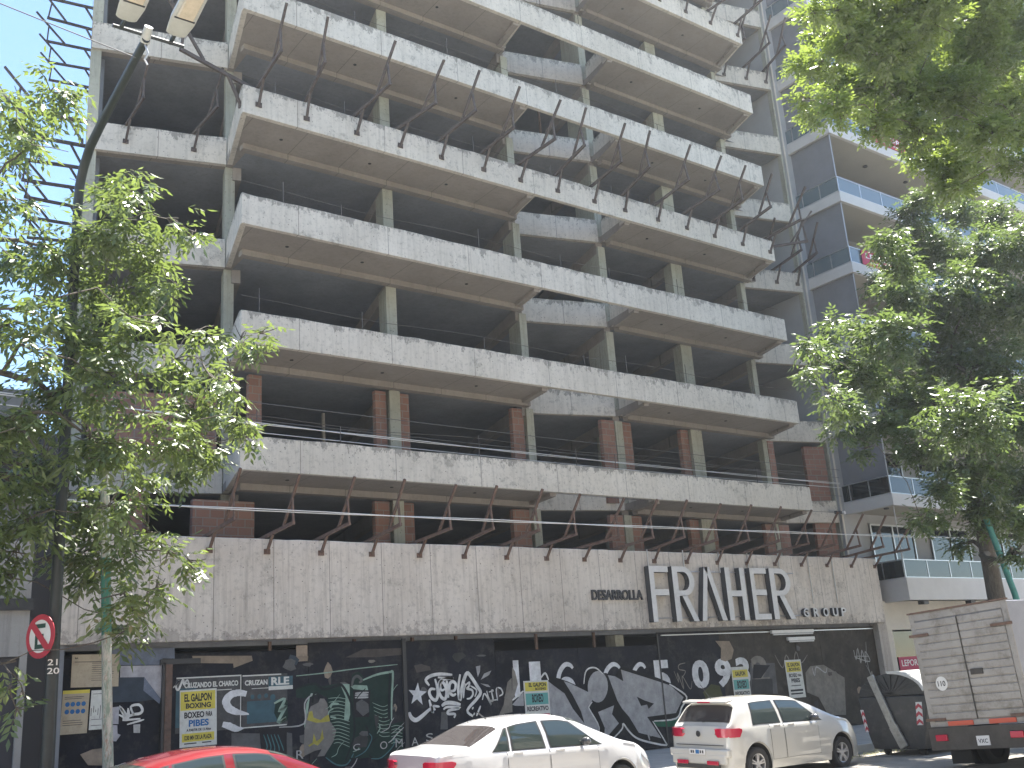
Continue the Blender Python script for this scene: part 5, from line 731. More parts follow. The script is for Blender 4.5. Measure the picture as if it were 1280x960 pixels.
for x, lab in ((3.36, 'l'), (4.04, 'r')):
    hd = MB(); ya, yb = 12.55, 11.35
    ring = []
    prof = [(ya, .07, .03), (ya-.05, .14, .055), (ya-.3, .17, .07), (ya-.8, .16, .075), (yb+.1, .15, .06), (yb, .09, .03)]
    vs = []; fs = []
    for yy, hw, hh in prof:
        zz = 10.80+.16*(ya-yy)
        for a, b in ((-1, -.6), (-.8, -1), (.8, -1), (1, -.6), (.9, .7), (0, 1.1), (-.9, .7)): vs.append((x+a*hw, yy, zz+b*hh))
    n = 7
    for i in range(len(prof)-1):
        for k in range(n): fs.append((i*n+k, i*n+(k+1) % n, (i+1)*n+(k+1) % n, (i+1)*n+k))
    fs.append(tuple(range(n))[::-1]); fs.append(tuple(range(5*n, 6*n)))
    hd.add(vs, fs); lum = hd.build('luminaire', M['lampbody'], SL, smooth=40)
    def zz(yy, d): return 10.80+.16*(ya-yy)-d
    l = MB(); l.add([(x-.115, ya-.42, zz(ya-.42, .076)), (x+.115, ya-.42, zz(ya-.42, .076)), (x+.115, yb+.12, zz(yb+.12, .066)), (x-.115, yb+.12, zz(yb+.12, .066)),
                     (x-.10, ya-.44, zz(ya-.44, .105)), (x+.10, ya-.44, zz(ya-.44, .105)), (x+.10, yb+.14, zz(yb+.14, .095)), (x-.10, yb+.14, zz(yb+.14, .095))],
                    [(0,1,2,3),(7,6,5,4),(0,4,5,1),(1,5,6,2),(2,6,7,3),(3,7,4,0)]); l.build('lens', M['lens'], lum)
    MB().box(x-.14, x+.14, ya-.405, ya-.385, zz(ya-.4, .085), zz(ya-.4, .03)).build('trim', M['blackmetal'], lum)
    MB().tube([(x, 12.75, 10.77), (x, 12.5, 10.80)], .03, 8).build('clamp', M['lampm'], lum)
MB().tube([(3.70, 12.78, 10.66), (3.74, 12.74, 10.5), (3.70, 12.76, 10.40), (3.75, 12.78, 10.34)], .014, 5).build('loose_wire', M['alu'], SL)
# no-parking sign on the lamp pole
M['sred'] = plain('sign_red', (.40,.03,.05), .4, 0, .1, 8); M['swhite'] = plain('sign_white', (.62,.62,.60), .4, 0, .06, 8); M['sgreen'] = plain('sign_dark_green', (.01,.05,.035), .5)
NP = thing('no_parking_sign', 'round red-rimmed no parking sign with struck letter E on the black lamp pole', 'sign', (3.47, 15.78, 2.85), rot=(0, 0, R(-66)))
def disc(cx, cz, y, r, n=36): return poly_flat([(cx+r*math.cos(2*math.pi*i/n), cz+r*math.sin(2*math.pi*i/n)) for i in range(n)], y)
m = MB(); m.tube([(0, .012, 0), (0, 0, 0)], .30, 40); m.build('plate', M['sred'], NP)
m = MB(); m.add(*disc(0, 0, -.002, .225)); m.build('face', M['swhite'], NP)
m = MB()
for a in ([(-.10,-.17),(-.04,-.17),(-.04,.17),(-.10,.17)], [(-.04,.11),(.11,.11),(.11,.17),(-.04,.17)], [(-.04,-.03),(.08,-.03),(.08,.03),(-.04,.03)], [(-.04,-.17),(.11,-.17),(.11,-.11),(-.04,-.11)]): m.add(*poly_flat(a, -.004))
m.build('letter', M['sgreen'], NP)
m = MB(); m.add(*poly_flat([(-.20,.13),(-.13,.20),(.20,-.13),(.13,-.20)], -.006)); m.build('stroke', M['sred'], NP)
MB().bar((0, .013, .02), (.10, .20, .02), .03, .04).build('bracket', M['lampm'], NP)
vs, fs = text_mesh('21\n20', 3.60, 3.76, 2.34, .20, 15.83, 0, .01); MB().add(vs, fs).build('painted_number', M['swhite'], SL)

# ------------------------------------------------------------------ overhead cables
M['cab'] = plain('white_cable', (.62,.62,.60), .4); M['cabd'] = plain('dark_cable', (.10,.10,.10), .5)
def cable(label, a, b, sag, r, mat, twist=0):
    pts = []
    for i in range(49):
        t = i/48; p = Vector(a).lerp(Vector(b), t); p.z -= sag*4*t*(1-t)
        pts.append(p)
    mb = MB()
    if twist:
        for s in (0, math.pi): mb.tube([p+Vector((0, math.cos(i*.9+s)*.02, math.sin(i*.9+s)*.02)) for i, p in enumerate(pts)], r*.7, 5)
    else: mb.tube(pts, r, 5)
    return tag(mb.build('overhead_cable', M[mat], smooth=60), label, 'cable', 'cables strung across the facade')
cable('topmost thin dark cable crossing in front of the first open storeys', (-30, 19, 8.6), (31.2, 22.2, 8.5), .35, .009, 'cabd')
cable('brightest thick white cable of the bundle across the lowest balcony storeys', (-30, 19, 8.35), (31.1, 22.2, 8.0), .42, .015, 'cab', 1)
cable('second white cable, just under the brightest one of the bundle', (-30, 19.1, 8.18), (31.1, 22.2, 7.85), .46, .010, 'cab')
cable('thin dark cable just above the brightest white cable of the bundle', (-30, 19.1, 8.45), (31.1, 22.2, 8.22), .52, .008, 'cabd')
cable('thin dark cable between the white cables and the lowest sagging one', (-30, 19.1, 8.05), (31.1, 22.2, 7.55), .42, .008, 'cabd')
cable('lowest thin dark cable of the bundle, sagging onto the cream band', (-30, 19.1, 8.0), (31.0, 22.2, 6.95), .62, .008, 'cabd')
cable('long twisted white cable running low just above the street fascia', (-30, 19.0, 5.75), (40, 19.0, 5.75), .34, .015, 'cab', 1)
cable('thin cable slanting across the sky to the street lamp arm', (-8, 20, 17.5), (3.68, 13.1, 10.62), .15, .010, 'cabd')
ins = thing('cable_clamp', 'small white insulator with black fixing where the cables meet the wall pier', 'insulator', (31.0, 22.2, 6.9))
MB().tube([(31.0, 22.1, 6.95), (31.0, 22.28, 6.95)], .06, 10).build('insulator', M['white'], ins); MB().box(30.6, 30.9, 22.15, 22.25, 6.9, 7.0).build('fixing', M['blackmetal'], ins)
# ------------------------------------------------------------------ cars
def carpaint(name, col):
    mt, t, p = nodes(name)
    g = N(t, 'ShaderNodeNewGeometry').outputs['Position']
    c = mixc(t, math_n(t, 'MULTIPLY', ramp(t, noise(t, g, 3, 6, .7), .45, .8), .25), col, tuple(v*.75+.02 for v in col))
    L(t, c, p.inputs['Base Color']); p.inputs['Roughness'].default_value = .32; p.inputs['Coat Weight'].default_value = 1.0; p.inputs['Coat Roughness'].default_value = .02; p.inputs['Coat IOR'].default_value = 1.7
    return mt
M['pwhite'] = carpaint('white_car_paint', (.50,.49,.455)); M['pwhite2'] = carpaint('silver_white_car_paint', (.50,.50,.505)); M['pred'] = carpaint('red_car_paint', (.20,.005,.011))
M['tyre'] = plain('tyre_rubber', (.022,.022,.023), .8); M['rim'] = plain('alloy', (.48,.48,.49), .35, .6); M['under'] = plain('underbody', (.012,.012,.013), .9)
M['cglass'] = glassdark('car_glass', (.03,.042,.04), .03, .8); M['seam'] = plain('door_gap', (.03,.03,.03), .8)
M['tail'] = plain('tail_light', (.42,.01,.04), .15, coat=.6); M['head'] = plain('head_light', (.5,.52,.54), .1, .4, coat=.6); M['chrome'] = plain('chrome', (.6,.6,.6), .15, 1)
M['platew'] = plain('plate_white', (.6,.6,.6), .5); M['trimb'] = plain('black_trim', (.03,.03,.03), .5); M['pinkglass'] = glassdark('rear_glass', (.045,.04,.04), .04, .8)
class Car:
    def __init__(s, Lg, W, top, belt, hw, base=.19, wr=.30, ar=.365, wu=(.65, 3.1), tumble=.30):
        s.L, s.W, s.top, s.belt, s.hw, s.base, s.wr, s.ar, s.wu, s.tum = Lg, W, top, belt, hw, base, wr, ar, wu, tumble
    def f(s, tb, u):
        return float(np.interp(u, [a for a, b in tb], [b for a, b in tb]))
    def sm(s, tb, u):   # lightly smoothed profile
        return sum(s.f(tb, min(max(u+d, 0), s.L))*w_ for d, w_ in ((-.08,.15),(-.04,.2),(0,.3),(.04,.2),(.08,.15))) if .1 < u < s.L-.1 else s.f(tb, u)
    def sec(s, u):
        zc = s.sm(s.top, u); b = min(s.f(s.belt, u), zc-.03); w_ = s.sm(s.hw, u)
        wt = w_*.93-s.tum*max(0, zc-b-.04)
        arch = s.base
        for c in s.wu:
            if abs(u-c) < s.ar: arch = max(arch, s.wr+math.sqrt(s.ar**2-(u-c)**2))
        pr = [(0, s.base+.02), (.60*w_, arch), (.965*w_, arch+.005), (w_*(1 if arch <= s.base else 1.012), max(s.base+.16, arch+.03)), (w_, max(.62*b, arch+.06) if .62*b > arch else arch+.06), (.985*w_, b-.055), (.945*w_, b),
              ((.945*w_+wt)/2+.012, b+(zc-b)*.45), (wt, b+(zc-b)*.84), (.80*wt, b+(zc-b)*.965), (.42*wt, zc-.001), (0, zc)]
        # keep side points ordered in z
        for i in (4, 5, 6):
            if pr[i][1] < pr[i-1][1]+.004: pr[i] = (pr[i][0], pr[i-1][1]+.004)
        return pr
    def pt(s, u, q, side=-1):
        pr = s.sec(min(max(u, 0), s.L)); i = min(int(q), 10); t = q-i
        y = pr[i][0]*(1-t)+pr[i+1][0]*t; z = pr[i][1]*(1-t)+pr[i+1][1]*t
        return Vector((u, side*y, z))
    def body(s, name, paint, par):
        us = sorted(set([0, .01, .03, .06]+[round(.04*i, 3) for i in range(2, int(s.L/.04))]+[s.L-.06, s.L-.03, s.L-.01, s.L]+[c+d*s.ar*.999 for c in s.wu for d in (-1, 1)]+[c+d*s.ar*1.001 for c in s.wu for d in (-1, 1)]))
        us = [u for u in us if 0 <= u <= s.L]
        mb = MB(); n = 22
        for u in us:
            pr = s.sec(u)
            ring = [(u, -y, z) for y, z in pr]+[(u, y, z) for y, z in pr[-2:0:-1]]
            mb.v += ring
        for i in range(len(us)-1):
            for k in range(n):
                k2 = (k+1) % n; mb.f.append((i*n+k, (i+1)*n+k, (i+1)*n+k2, i*n+k2)); mb.mi.append(1 if k in (0, 1, n-2, n-1) else 0)
        mb.f.append(tuple(range(n))); mb.mi.append(0)
        e = (len(us)-1)*n; mb.f.append(tuple(e+k for k in range(n))[::-1]); mb.mi.append(0)
        return mb.build(name, [paint, M['under']], par, smooth=32)
    def patch(s, fn, na=10, nb=5, off=.005):
        mb = MB(); P = {}
        for i in range(na+1):
            for j in range(nb+1):
                a, b = i/na, j/nb
                p = fn(a, b); e = .004
                da = fn(min(a+e, 1), b)-fn(max(a-e, 0), b); db = fn(a, min(b+e, 1))-fn(a, max(b-e, 0))
                nn = da.cross(db)
                nn = nn.normalized() if nn.length > 1e-9 else Vector((0, 0, 1))
                c = Vector((s.L*.5, 0, .55))
                if nn.dot(p-c) < 0: nn = -nn
                mb.v.append(tuple(p+nn*off))
        for i in range(na):
            for j in range(nb):
                a = i*(nb+1)+j; f = (a, a+nb+1, a+nb+2, a+1)
                A, B, C_ = [Vector(mb.v[k]) for k in f[:3]]
                if (B-A).cross(C_-A).dot(A-Vector((s.L*.5, 0, .55))) < 0: f = f[::-1]
                mb.f.append(f); mb.mi.append(0)
        return mb
    def side(s, b0, b1, t0, t1, q0, q1, sd, off=.005, nb=5):
        return s.patch(lambda a, b: s.pt((b0+(b1-b0)*a)*(1-b)+(t0+(t1-t0)*a)*b, q0+(q1-q0)*b, sd), 12, nb, off)
    def topp(s, u0, u1, q0, sd_w=1.0, off=.005, u0c=None, u1c=None):
        # panel across the car: q from q0 (left) over the centre to q0 (right)
        def fn(a, b):
            v = 2*b-1; q = 11-(11-q0)*abs(v); sd = -1 if v < 0 else 1
            bow = (1-v*v)
            return s.pt((u0+(u1-u0)*a), q, sd)
        return s.patch(fn, 8, 14, off)
def wheel(par, u, y, r, sd, spokes=5):
    """own object tree: wheel > tyre, rim"""
    t = bpy.data.objects.new('wheel', None); COL.objects.link(t); t.parent = par; t.empty_display_size = .1; ORG[t.name] = Vector((0, 0, 0))
    t.location = (u, y, r); o = sd
    mb = MB(); prof = [(.62, -.085), (.70, -.10), (.90, -.10), (.985, -.075), (1.0, -.03), (1.0, .03), (.985, .075), (.90, .10), (.70, .10), (.62, .085)]
    n = 28
    for k in range(n):
        a = 2*math.pi*k/n
        for rr, w_ in prof: mb.v.append((rr*r*math.cos(a), w_, rr*r*math.sin(a)))
    m_ = len(prof)
    for k in range(n):
        for j in range(m_-1): mb.f.append((k*m_+j, k*m_+j+1, ((k+1) % n)*m_+j+1, ((k+1) % n)*m_+j)); mb.mi.append(0)
    mb.build('tyre', M['tyre'], t, smooth=40)
    mb = MB(); ri = .64*r
    for k in range(n):
        a = 2*math.pi*k/n; b = 2*math.pi*(k+1)/n
        mb.add([(ri*math.cos(a), o*.085, ri*math.sin(a)), (ri*math.cos(b), o*.085, ri*math.sin(b)), (ri*.90*math.cos(b), o*.075, ri*.90*math.sin(b)), (ri*.90*math.cos(a), o*.075, ri*.90*math.sin(a)),
                (ri*.88*math.cos(b), o*-.04, ri*.88*math.sin(b)), (ri*.88*math.cos(a), o*-.04, ri*.88*math.sin(a))], [(0,1,2,3), (3,2,4,5)])
    for k in range(spokes):
        a = 2*math.pi*k/spokes+.3
        for d in (-.15, .15):
            p = Vector((.10*r*math.cos(a+d*2), o*.055, .10*r*math.sin(a+d*2))); q = Vector((ri*.92*math.cos(a+d), o*.07, ri*.92*math.sin(a+d)))
            mb.bar(p, q, .026, .035, upv=(0, 1, 0))
    mb.tube([(0, o*.03, 0), (0, o*.072, 0)], .055, 12)
    mb.build('rim', M['rim'], t, smooth=30)
    MB().tube([(0, o*-.05, 0), (0, o*-.03, 0)], ri, 20).build('brake_disc', M['under'], t)
    return t
def mk_car(name, label, cat, loc, c, paint, windows, rear, wind, doors, rotx=0, glass='cglass', extras=None):
    car = thing(name, label, cat, loc, rot=(rotx, 0, 0))
    car['group'] = 'cars parked along the kerb'
    body = c.body('body', paint, car)
    for sd in (-1, 1):
        for w_ in windows:
            c.side(*w_[:4], w_[4]-.07 if len(w_) > 4 else 6.05, w_[5]+.05 if len(w_) > 5 else 7.95, sd, .0035).build('window_trim', M['trimb'], body, smooth=60)
            q0, q1 = (w_[4], w_[5]) if len(w_) > 4 else (6.12, 7.86)
            i = .03
            c.side(w_[0]+i, w_[1]-i, w_[2]+i, w_[3]-i, q0, q1, sd, .007).build('window', M[glass], car, smooth=60)
        for a, b in doors:
            c.side(a, b, a, b, 3.0, 5.98, sd, .0025, 8).build('door_gap', M['seam'], body, smooth=60)
            d = c.side(a+.008, b-.008, a+.008, b-.008, 3.02, 5.96, sd, .0045, 8).build('door', paint, car, smooth=60)
            hx = a+.12; p = c.pt(hx+.08, 5.5, sd)
            m = MB(); m.box(hx, hx+.18, p.y-.02, p.y+.02, p.z-.012, p.z+.018); m.build('handle', paint, d, bevel=.008)
        # mirror
        mu = wind[0]+(wind[1]-wind[0])*.52; p = c.pt(mu-.28, 6.3, sd)
        m = MB()
        vs = []; fs = []; nr = 6; nc = 10
        for i in range(nr+1):
            for k in range(nc):
                t1 = math.pi*i/nr; t2 = 2*math.pi*k/nc
                vs.append((p.x+.06*math.cos(t2)*math.sin(t1)+.02, p.y+sd*(.11-.10*math.cos(t1)), p.z+.02+.065*math.sin(t2)*math.sin(t1)))
        for i in range(nr):
            for k in range(nc): fs.append((i*nc+k, i*nc+(k+1) % nc, (i+1)*nc+(k+1) % nc, (i+1)*nc+k))
        m.add(vs, fs); m.build('mirror', M['mirr'], car, smooth=80)
        MB().bar((p.x, p.y-.02*sd, p.z), (p.x+.02, p.y+.05*sd, p.z+.01), .05, .03).build('mirror_arm', M['trimb'], car)
        for u in c.wu: wheel(car, u, sd*(c.W/2-.115), c.wr, sd)
    c.topp(rear[0], rear[1], rear[2], off=.004).build('rear_window', M[rear[3]], car, smooth=60)
    c.topp(wind[0], wind[1], wind[2], off=.004).build('windscreen', M[glass], car, smooth=60)
    return car, body
M['mirr'] = plain('mirror_shell', (.05,.05,.055), .3, coat=.5)
# white hatchback
c = Car(3.92, 1.66, [(0,.50),(.015,.86),(.05,.985),(.12,1.02),(.36,1.385),(.44,1.43),(.9,1.468),(1.5,1.475),(2.0,1.435),(2.35,1.33),(2.95,1.04),(3.1,.995),(3.5,.90),(3.78,.76),(3.88,.62),(3.92,.45)],
        [(0,.80),(.1,.95),(.8,.97),(1.6,.955),(2.9,.93),(3.4,.86),(3.92,.5)], [(0,.66),(.04,.74),(.14,.79),(.5,.825),(3.1,.83),(3.5,.80),(3.78,.70),(3.92,.52)], wu=(.66, 3.13), tumble=.34)
vw, body = mk_car('white_hatchback', 'white hatchback with red tail lights parked behind the white sedan by the hoarding', 'car', (14.78, 14.5, -.15), c, M['pwhite'],
          [(.62, 1.40, .72, 1.36), (1.47, 2.62, 1.44, 2.08)], (.135, .345, 8.35, 'pinkglass'), (2.15, 2.92, 8.3), [(1.05, 1.44), (1.45, 2.44)], R(2.0))
def rear_patch(c, u, y0, y1, z0, z1, mat, nm, par, th=.02, skew=0, du=0):
    m = MB(); m.box(-th, 0, y0, y1, z0, z1)
    m.v = [(u+x+du*(z-z0)/(z1-z0), y+skew*(z-z0)/(z1-z0)*(1 if y > 0 else -1), z) for x, y, z in m.v]; return m.build(nm, M[mat], par, bevel=.006)
def taillight(c, sd, z0, z1, q, u1, mat, par):   # wraps from the rear onto the flank
    m = MB(); P = []
    for b in (0, 1):
        zz = z0+(z1-z0)*b
        row = []
        for i in range(9):
            t = i/8
            if t < .45: row.append(Vector((-.012+.02*t, sd*(.42+(.62-.42)*t/.45), zz)))
            else:
                u = .02+(u1-.02)*(t-.45)/.55; hw_ = c.f(c.hw, u); row.append(Vector((u, sd*(hw_*.985+.012), zz-.01*(1-b)*0)))
        P.append(row)
    # taper outward end
    for b in (0, 1): P[b][8].z = (z0*.35+z1*.65) if b == 0 else z1-.02; P[b][0].z = z0+.06 if b == 0 else z1-.02
    vs = P[0]+P[1]; fs = [(i, i+1, 9+i+1, 9+i) for i in range(8)]
    if sd < 0: fs = [f[::-1] for f in fs]
    inner = [v+Vector((.03, -sd*.05, 0)) for v in vs]
    m.add([tuple(v) for v in vs+inner], fs+[(i, 18+i, 18+i+1, i+1) for i in range(8)]+[(9+i, 9+i+1, 18+9+i+1, 18+9+i) for i in range(8)])
    return m.build('tail_light', M[mat], par, smooth=60)
for sd in (-1, 1): taillight(c, sd, .80, .955, 0, .30, 'tail', vw)
m = MB(); m.box(-.07, .02, -.68, .68, .33, .52); m.box(-.065, .05, -.74, .74, .46, .60); m.build('rear_bumper', M['pwhite'], vw, bevel=.03)
rear_patch(c, -.068, -.55, .55, .26, .335, 'trimb', 'bumper_trim', vw)
for s_ in (-1, 1): rear_patch(c, -.085, .38*s_-.14, .38*s_+.14, .33, .40, 'tail', 'reflector', vw)
pl = rear_patch(c, -.075, -.20, .20, .50, .60, 'platew', 'number_plate', vw, .012)
vsf = MB(); vsf.box(-.088, -.0865, -.05, .04, .515, .585); vsf.build('plate_block', M['pb'], pl)
for yy in (-.16, -.10, .08, .13): MB().box(-.0885, -.087, yy, yy+.035, .525, .575).build('plate_character', M['pk'], pl)
rear_patch(c, -.008, -.60, .60, .655, .668, 'seam', 'tailgate_gap', body, .004)
m = MB(); m.tube([(-.008, 0, .86), (-.022, 0, .86)], .055, 20); em = m.build('emblem', M['chrome'], vw)
m = MB(); m.tube([(-.0225, 0, .86), (-.0235, 0, .86)], .045, 20); m.build('emblem_face', M['trimb'], em)
m = MB(); y0 = 0
for a, b in (((-.018, .893), (0, .865)), ((0, .865), (.018, .893)), ((-.034, .88), (-.014, .83)), ((-.014, .83), (0, .855)), ((0, .855), (.014, .83)), ((.014, .83), (.034, .88))): m.bar((-.026, a[0], a[1]), (-.026, b[0], b[1]), .004, .006)
m.build('emblem_mark', M['chrome'], em)
m = MB(); m.box(.20, .40, -.56, .56, 1.385, 1.425); m.v = [(x, y, z+.00+(x-.2)*.12) for x, y, z in m.v]; sp = m.build('roof_spoiler', M['pwhite'], vw, bevel=.012); MB().box(.188, .199, -.16, .16, 1.392, 1.415).build('brake_light', M['tail'], sp)
MB().tube([(.52, .1, 1.44), (.30, .14, 1.72)], .005, 5).build('aerial', M['trimb'], vw); MB().tube([(.12, 0, 1.06), (.15, -.2, 1.08), (.20, -.42, 1.13)], .008, 5).build('rear_wiper', M['trimb'], vw)
for sd in (-1, 1): c.side(.30, 3.75, .30, 3.75, 2.15, 2.6, sd, .006, 2) if False else None
# white sedan
c = Car(4.45, 1.70, [(0,.50),(.015,.86),(.05,1.0),(.14,1.05),(.50,1.085),(.62,1.10),(1.22,1.37),(1.55,1.445),(2.0,1.475),(2.4,1.465),(2.8,1.37),(3.42,1.06),(3.58,1.0),(4.0,.90),(4.3,.76),(4.41,.62),(4.45,.45)],
        [(0,.78),(.1,.97),(1.0,.985),(2.0,.96),(3.4,.93),(3.9,.85),(4.45,.5)], [(0,.66),(.04,.75),(.14,.80),(.5,.84),(3.5,.85),(4.0,.80),(4.3,.70),(4.45,.52)], wu=(.86, 3.55), tumble=.36)
sedan, body = mk_car('white_sedan', 'silvery white sedan with dark windows parked between the red car and the white hatchback', 'car', (8.50, 14.45, -.15), c, M['pwhite2'],
          [(.98, 1.32, 1.30, 1.36), (1.36, 2.02, 1.38, 1.98), (2.10, 3.18, 2.06, 2.62)], (.64, 1.20, 8.3, 'pinkglass'), (2.62, 3.40, 8.3), [(1.25, 2.06), (2.07, 3.06)], R(1.5))
for sd in (-1, 1): taillight(c, sd, .80, .93, 0, .32, 'tail', sedan)
m = MB(); m.box(-.07, .02, -.70, .70, .33, .62); m.build('rear_bumper', M['pwhite2'], sedan, bevel=.03)
rear_patch(c, -.075, -.20, .20, .66, .76, 'platew', 'number_plate', sedan, .012)
for sd in (-1, 1):
    m = c.side(4.02, 4.36, 4.06, 4.30, 5.0, 6.0, sd, .008); m.build('head_light', M['head'], sedan, smooth=60)
m = MB(); m.tube([(1.45, 0, 1.44), (1.28, 0, 1.56)], .01, 6); m.build('aerial', M['trimb'], sedan)
# red car
c = Car(4.10, 1.70, [(0,.50),(.015,.84),(.05,.985),(.12,1.04),(.30,1.05),(.75,1.18),(1.2,1.30),(1.7,1.375),(2.1,1.39),(2.45,1.365),(2.8,1.28),(3.25,1.07),(3.4,1.0),(3.75,.90),(3.96,.76),(4.06,.62),(4.10,.45)],
        [(0,.78),(.1,.95),(1.0,.985),(2.0,.96),(3.2,.93),(3.6,.85),(4.10,.5)], [(0,.66),(.04,.75),(.14,.80),(.5,.84),(3.2,.85),(3.7,.80),(3.95,.70),(4.10,.52)], wu=(.74, 3.28), tumble=.36)
red, body = mk_car('red_car', 'glossy red car with chrome-edged windows at the lower left in front of the hoarding', 'car', (3.38, 14.45, -.15), c, M['pred'],
          [(.70, 1.22, 1.02, 1.24), (1.26, 1.98, 1.28, 1.96), (2.10, 2.98, 2.08, 2.60)], (.36, 1.0, 8.3, 'cglass'), (2.62, 3.30, 8.3), [(1.13, 2.04), (2.05, 2.88)], R(1.5))
for sd in (-1, 1):
    taillight(c, sd, .80, .93, 0, .32, 'tail', red)
    c.side(.70, 3.0, .70, 3.0, 5.98, 6.06, sd, .012, 1).build('chrome_strip', M['chrome'], body)
m = MB(); m.box(-.07, .02, -.70, .70, .33, .62); m.build('rear_bumper', M['pred'], red, bevel=.03)
rear_patch(c, -.075, -.20, .20, .62, .72, 'platew', 'number_plate', red, .012)

# ------------------------------------------------------------------ box truck
TK = thing('box_truck', 'weathered grey box truck with ribbed rear doors and round 110 sticker', 'truck', (17.75, 9.62, -.15), rot=(R(-2.2), R(0), R(-5)))
M['tkp'] = plain('truck_panel', (.31,.295,.275), .5, .15, .15, 1.6, dirt=(.15,.135,.11), dirtamt=.75); M['tkd'] = plain('truck_dark_steel', (.06,.055,.05), .6, .2, .3, 5); M['tks'] = plain('truck_side', (.30,.31,.35), .45, .2, .1, 2)
W2, ZB, ZT, LB = 2.02, .78, 2.80, 4.6        # local: x forward, y 0..W2, z up from road
MB().box(.02, LB, .0, W2, ZB, ZT-.01).build('cargo_box', M['tks'], TK, bevel=.015)
f = MB()
for a in ((-.01, .02, -.015, .09, ZB, ZT), (-.01, .02, W2-.09, W2+.015, ZB, ZT), (-.01, .02, .09, W2-.09, ZT-.13, ZT-.002), (-.01, .02, .09, W2-.09, ZB-.001, ZB+.09)): f.box(*a)
f.build('rear_frame', M['tkp'], TK, bevel=.006)
MB().box(-.035, .05, -.03, W2+.03, ZT+.001, ZT+.03).build('roof_edge', M['steel'], TK)
for i, (a, b) in enumerate(((.095, W2/2-.008), (W2/2+.008, W2-.095))):
    d = MB(); nz = 13; z0, z1 = ZB+.10, ZT-.14; h = (z1-z0)/nz
    for k in range(nz):
        za, zb = z0+k*h, z0+(k+1)*h; d.add([(-.004, a, za), (-.022, a, za+.02), (-.022, a, zb-.02), (-.004, a, zb), (-.004, b, za), (-.022, b, za+.02), (-.022, b, zb-.02), (-.004, b, zb)], [(4,5,1,0), (5,6,2,1), (6,7,3,2), (0,1,2,3), (7,6,5,4)])
    d.box(-.0035, .012, a, b, z0, z1); dr = d.build('rear_door', M['tkp'], TK)
    for z in (ZB+.10, ZT-.42): MB().box(-.045, -.024, (a-.16 if i == 0 else b-.26), (a+.26 if i == 0 else b+.16), z, z+.05).build('hinge_strap', M['steel'], dr)
    if i == 0: MB().box(-.05, -.024, b-.30, b-.06, 1.62, 1.72).build('latch', M['tkd'], dr)
for z in (.95, 2.55): pass
MB().tube([(-.03, W2/2, ZB+.1), (-.03, W2/2, ZT-.15)], .012, 6).build('lock_rod', M['tkd'], TK)
for y in (.28, 1.12): MB().box(-.03, -.012, y, y+.52, ZB+.005, ZB+.085).build('reflector', plain('orange_red_reflector', (.50,.09,.05), .35), TK)
def badge(y, z, r, txt):
    m = MB(); n = 24; m.add([(-.026, y+r*math.cos(2*math.pi*i/n), z+r*math.sin(2*math.pi*i/n)) for i in range(n)], [tuple(range(n))[::-1]]); s_ = m.build('speed_sticker', M['swhite'], TK)
    vs, fs = text_mesh(txt, 0, r*1.3, 0, r*.75, 0, 0, .02); MB().add([(-.029, y+r*.65-v[0], z-r*.37+v[2]) for v in vs], fs).build('sticker_number', M['pk'], s_)
badge(W2-.42, 1.52, .125, '110')
MB().box(-.10, .06, -.02, W2+.02, .38, .765).build('rear_bumper', M['tkd'], TK, bevel=.01)
for y in (.10, W2-.42): 
    MB().box(-.14, -.101, y+.04, y+.28, .54, .65).build('tail_light', M['tail'], TK, bevel=.01)
p_ = MB().box(-.118, -.101, W2/2-.20, W2/2+.05, .44, .60).build('number_plate', M['platew'], TK)
vs, fs = text_mesh('VXC', 0, .19, 0, .07, 0, 0, .02); MB().add([(-.1195, W2/2+.02-v[0], .48+v[2]) for v in vs], fs).build('plate_lettering', M['pk'], p_)
MB().box(.1, LB+1.9, .55, .70, .45, .62).box(.1, LB+1.9, W2-.7, W2-.55, .45, .62).build('chassis', M['tkd'], TK)
for y in (.02, W2-.46): MB().box(.35, .38, y, y+.44, .12, .5).build('mud_flap', M['tyre'], TK)
for u in (1.1, LB+1.1):
    MB().tube([(u, .2, .40), (u, W2-.2, .40)], .07, 8).build('axle', M['tkd'], TK)
    for sd, y in ((-1, .16), (1, W2-.16)): wheel(TK, u, y, .40, sd, 6)
    if u < 2:
        for sd, y in ((-1, .38), (1, W2-.38)): wheel(TK, u, y, .40, sd, 6)
cb = MB(); cb.prism([(LB+.15, .05), (LB+1.75, .12), (LB+1.75, W2-.12), (LB+.15, W2-.05)], .45, 1.25); cb.build('cab', M['tks'], TK, bevel=.05)
cb = MB(); cb.add([(LB+.15, .08, 1.255), (LB+1.72, .14, 1.255), (LB+1.72, W2-.14, 1.255), (LB+.15, W2-.08, 1.255), (LB+.18, .18, 2.15), (LB+1.25, .22, 2.15), (LB+1.25, W2-.22, 2.15), (LB+.18, W2-.18, 2.15)],
        [(0,3,2,1),(4,5,6,7),(0,1,5,4),(1,2,6,5),(2,3,7,6),(3,0,4,7)]); cb.build('cab_window', M['cglass'], TK, bevel=.03)
MB().box(LB+.15, LB+1.3, .16, W2-.16, 2.152, 2.22).build('cab_roof', M['tks'], TK, bevel=.03)
MB().box(LB+1.72, LB+1.86, .05, W2-.05, .42, .68).build('front_bumper', M['tkd'], TK, bevel=.02)
for y in (.2, W2-.5): MB().box(LB+1.75, LB+1.79, y, y+.3, .80, .98).build('head_light', M['head'], TK, bevel=.01)

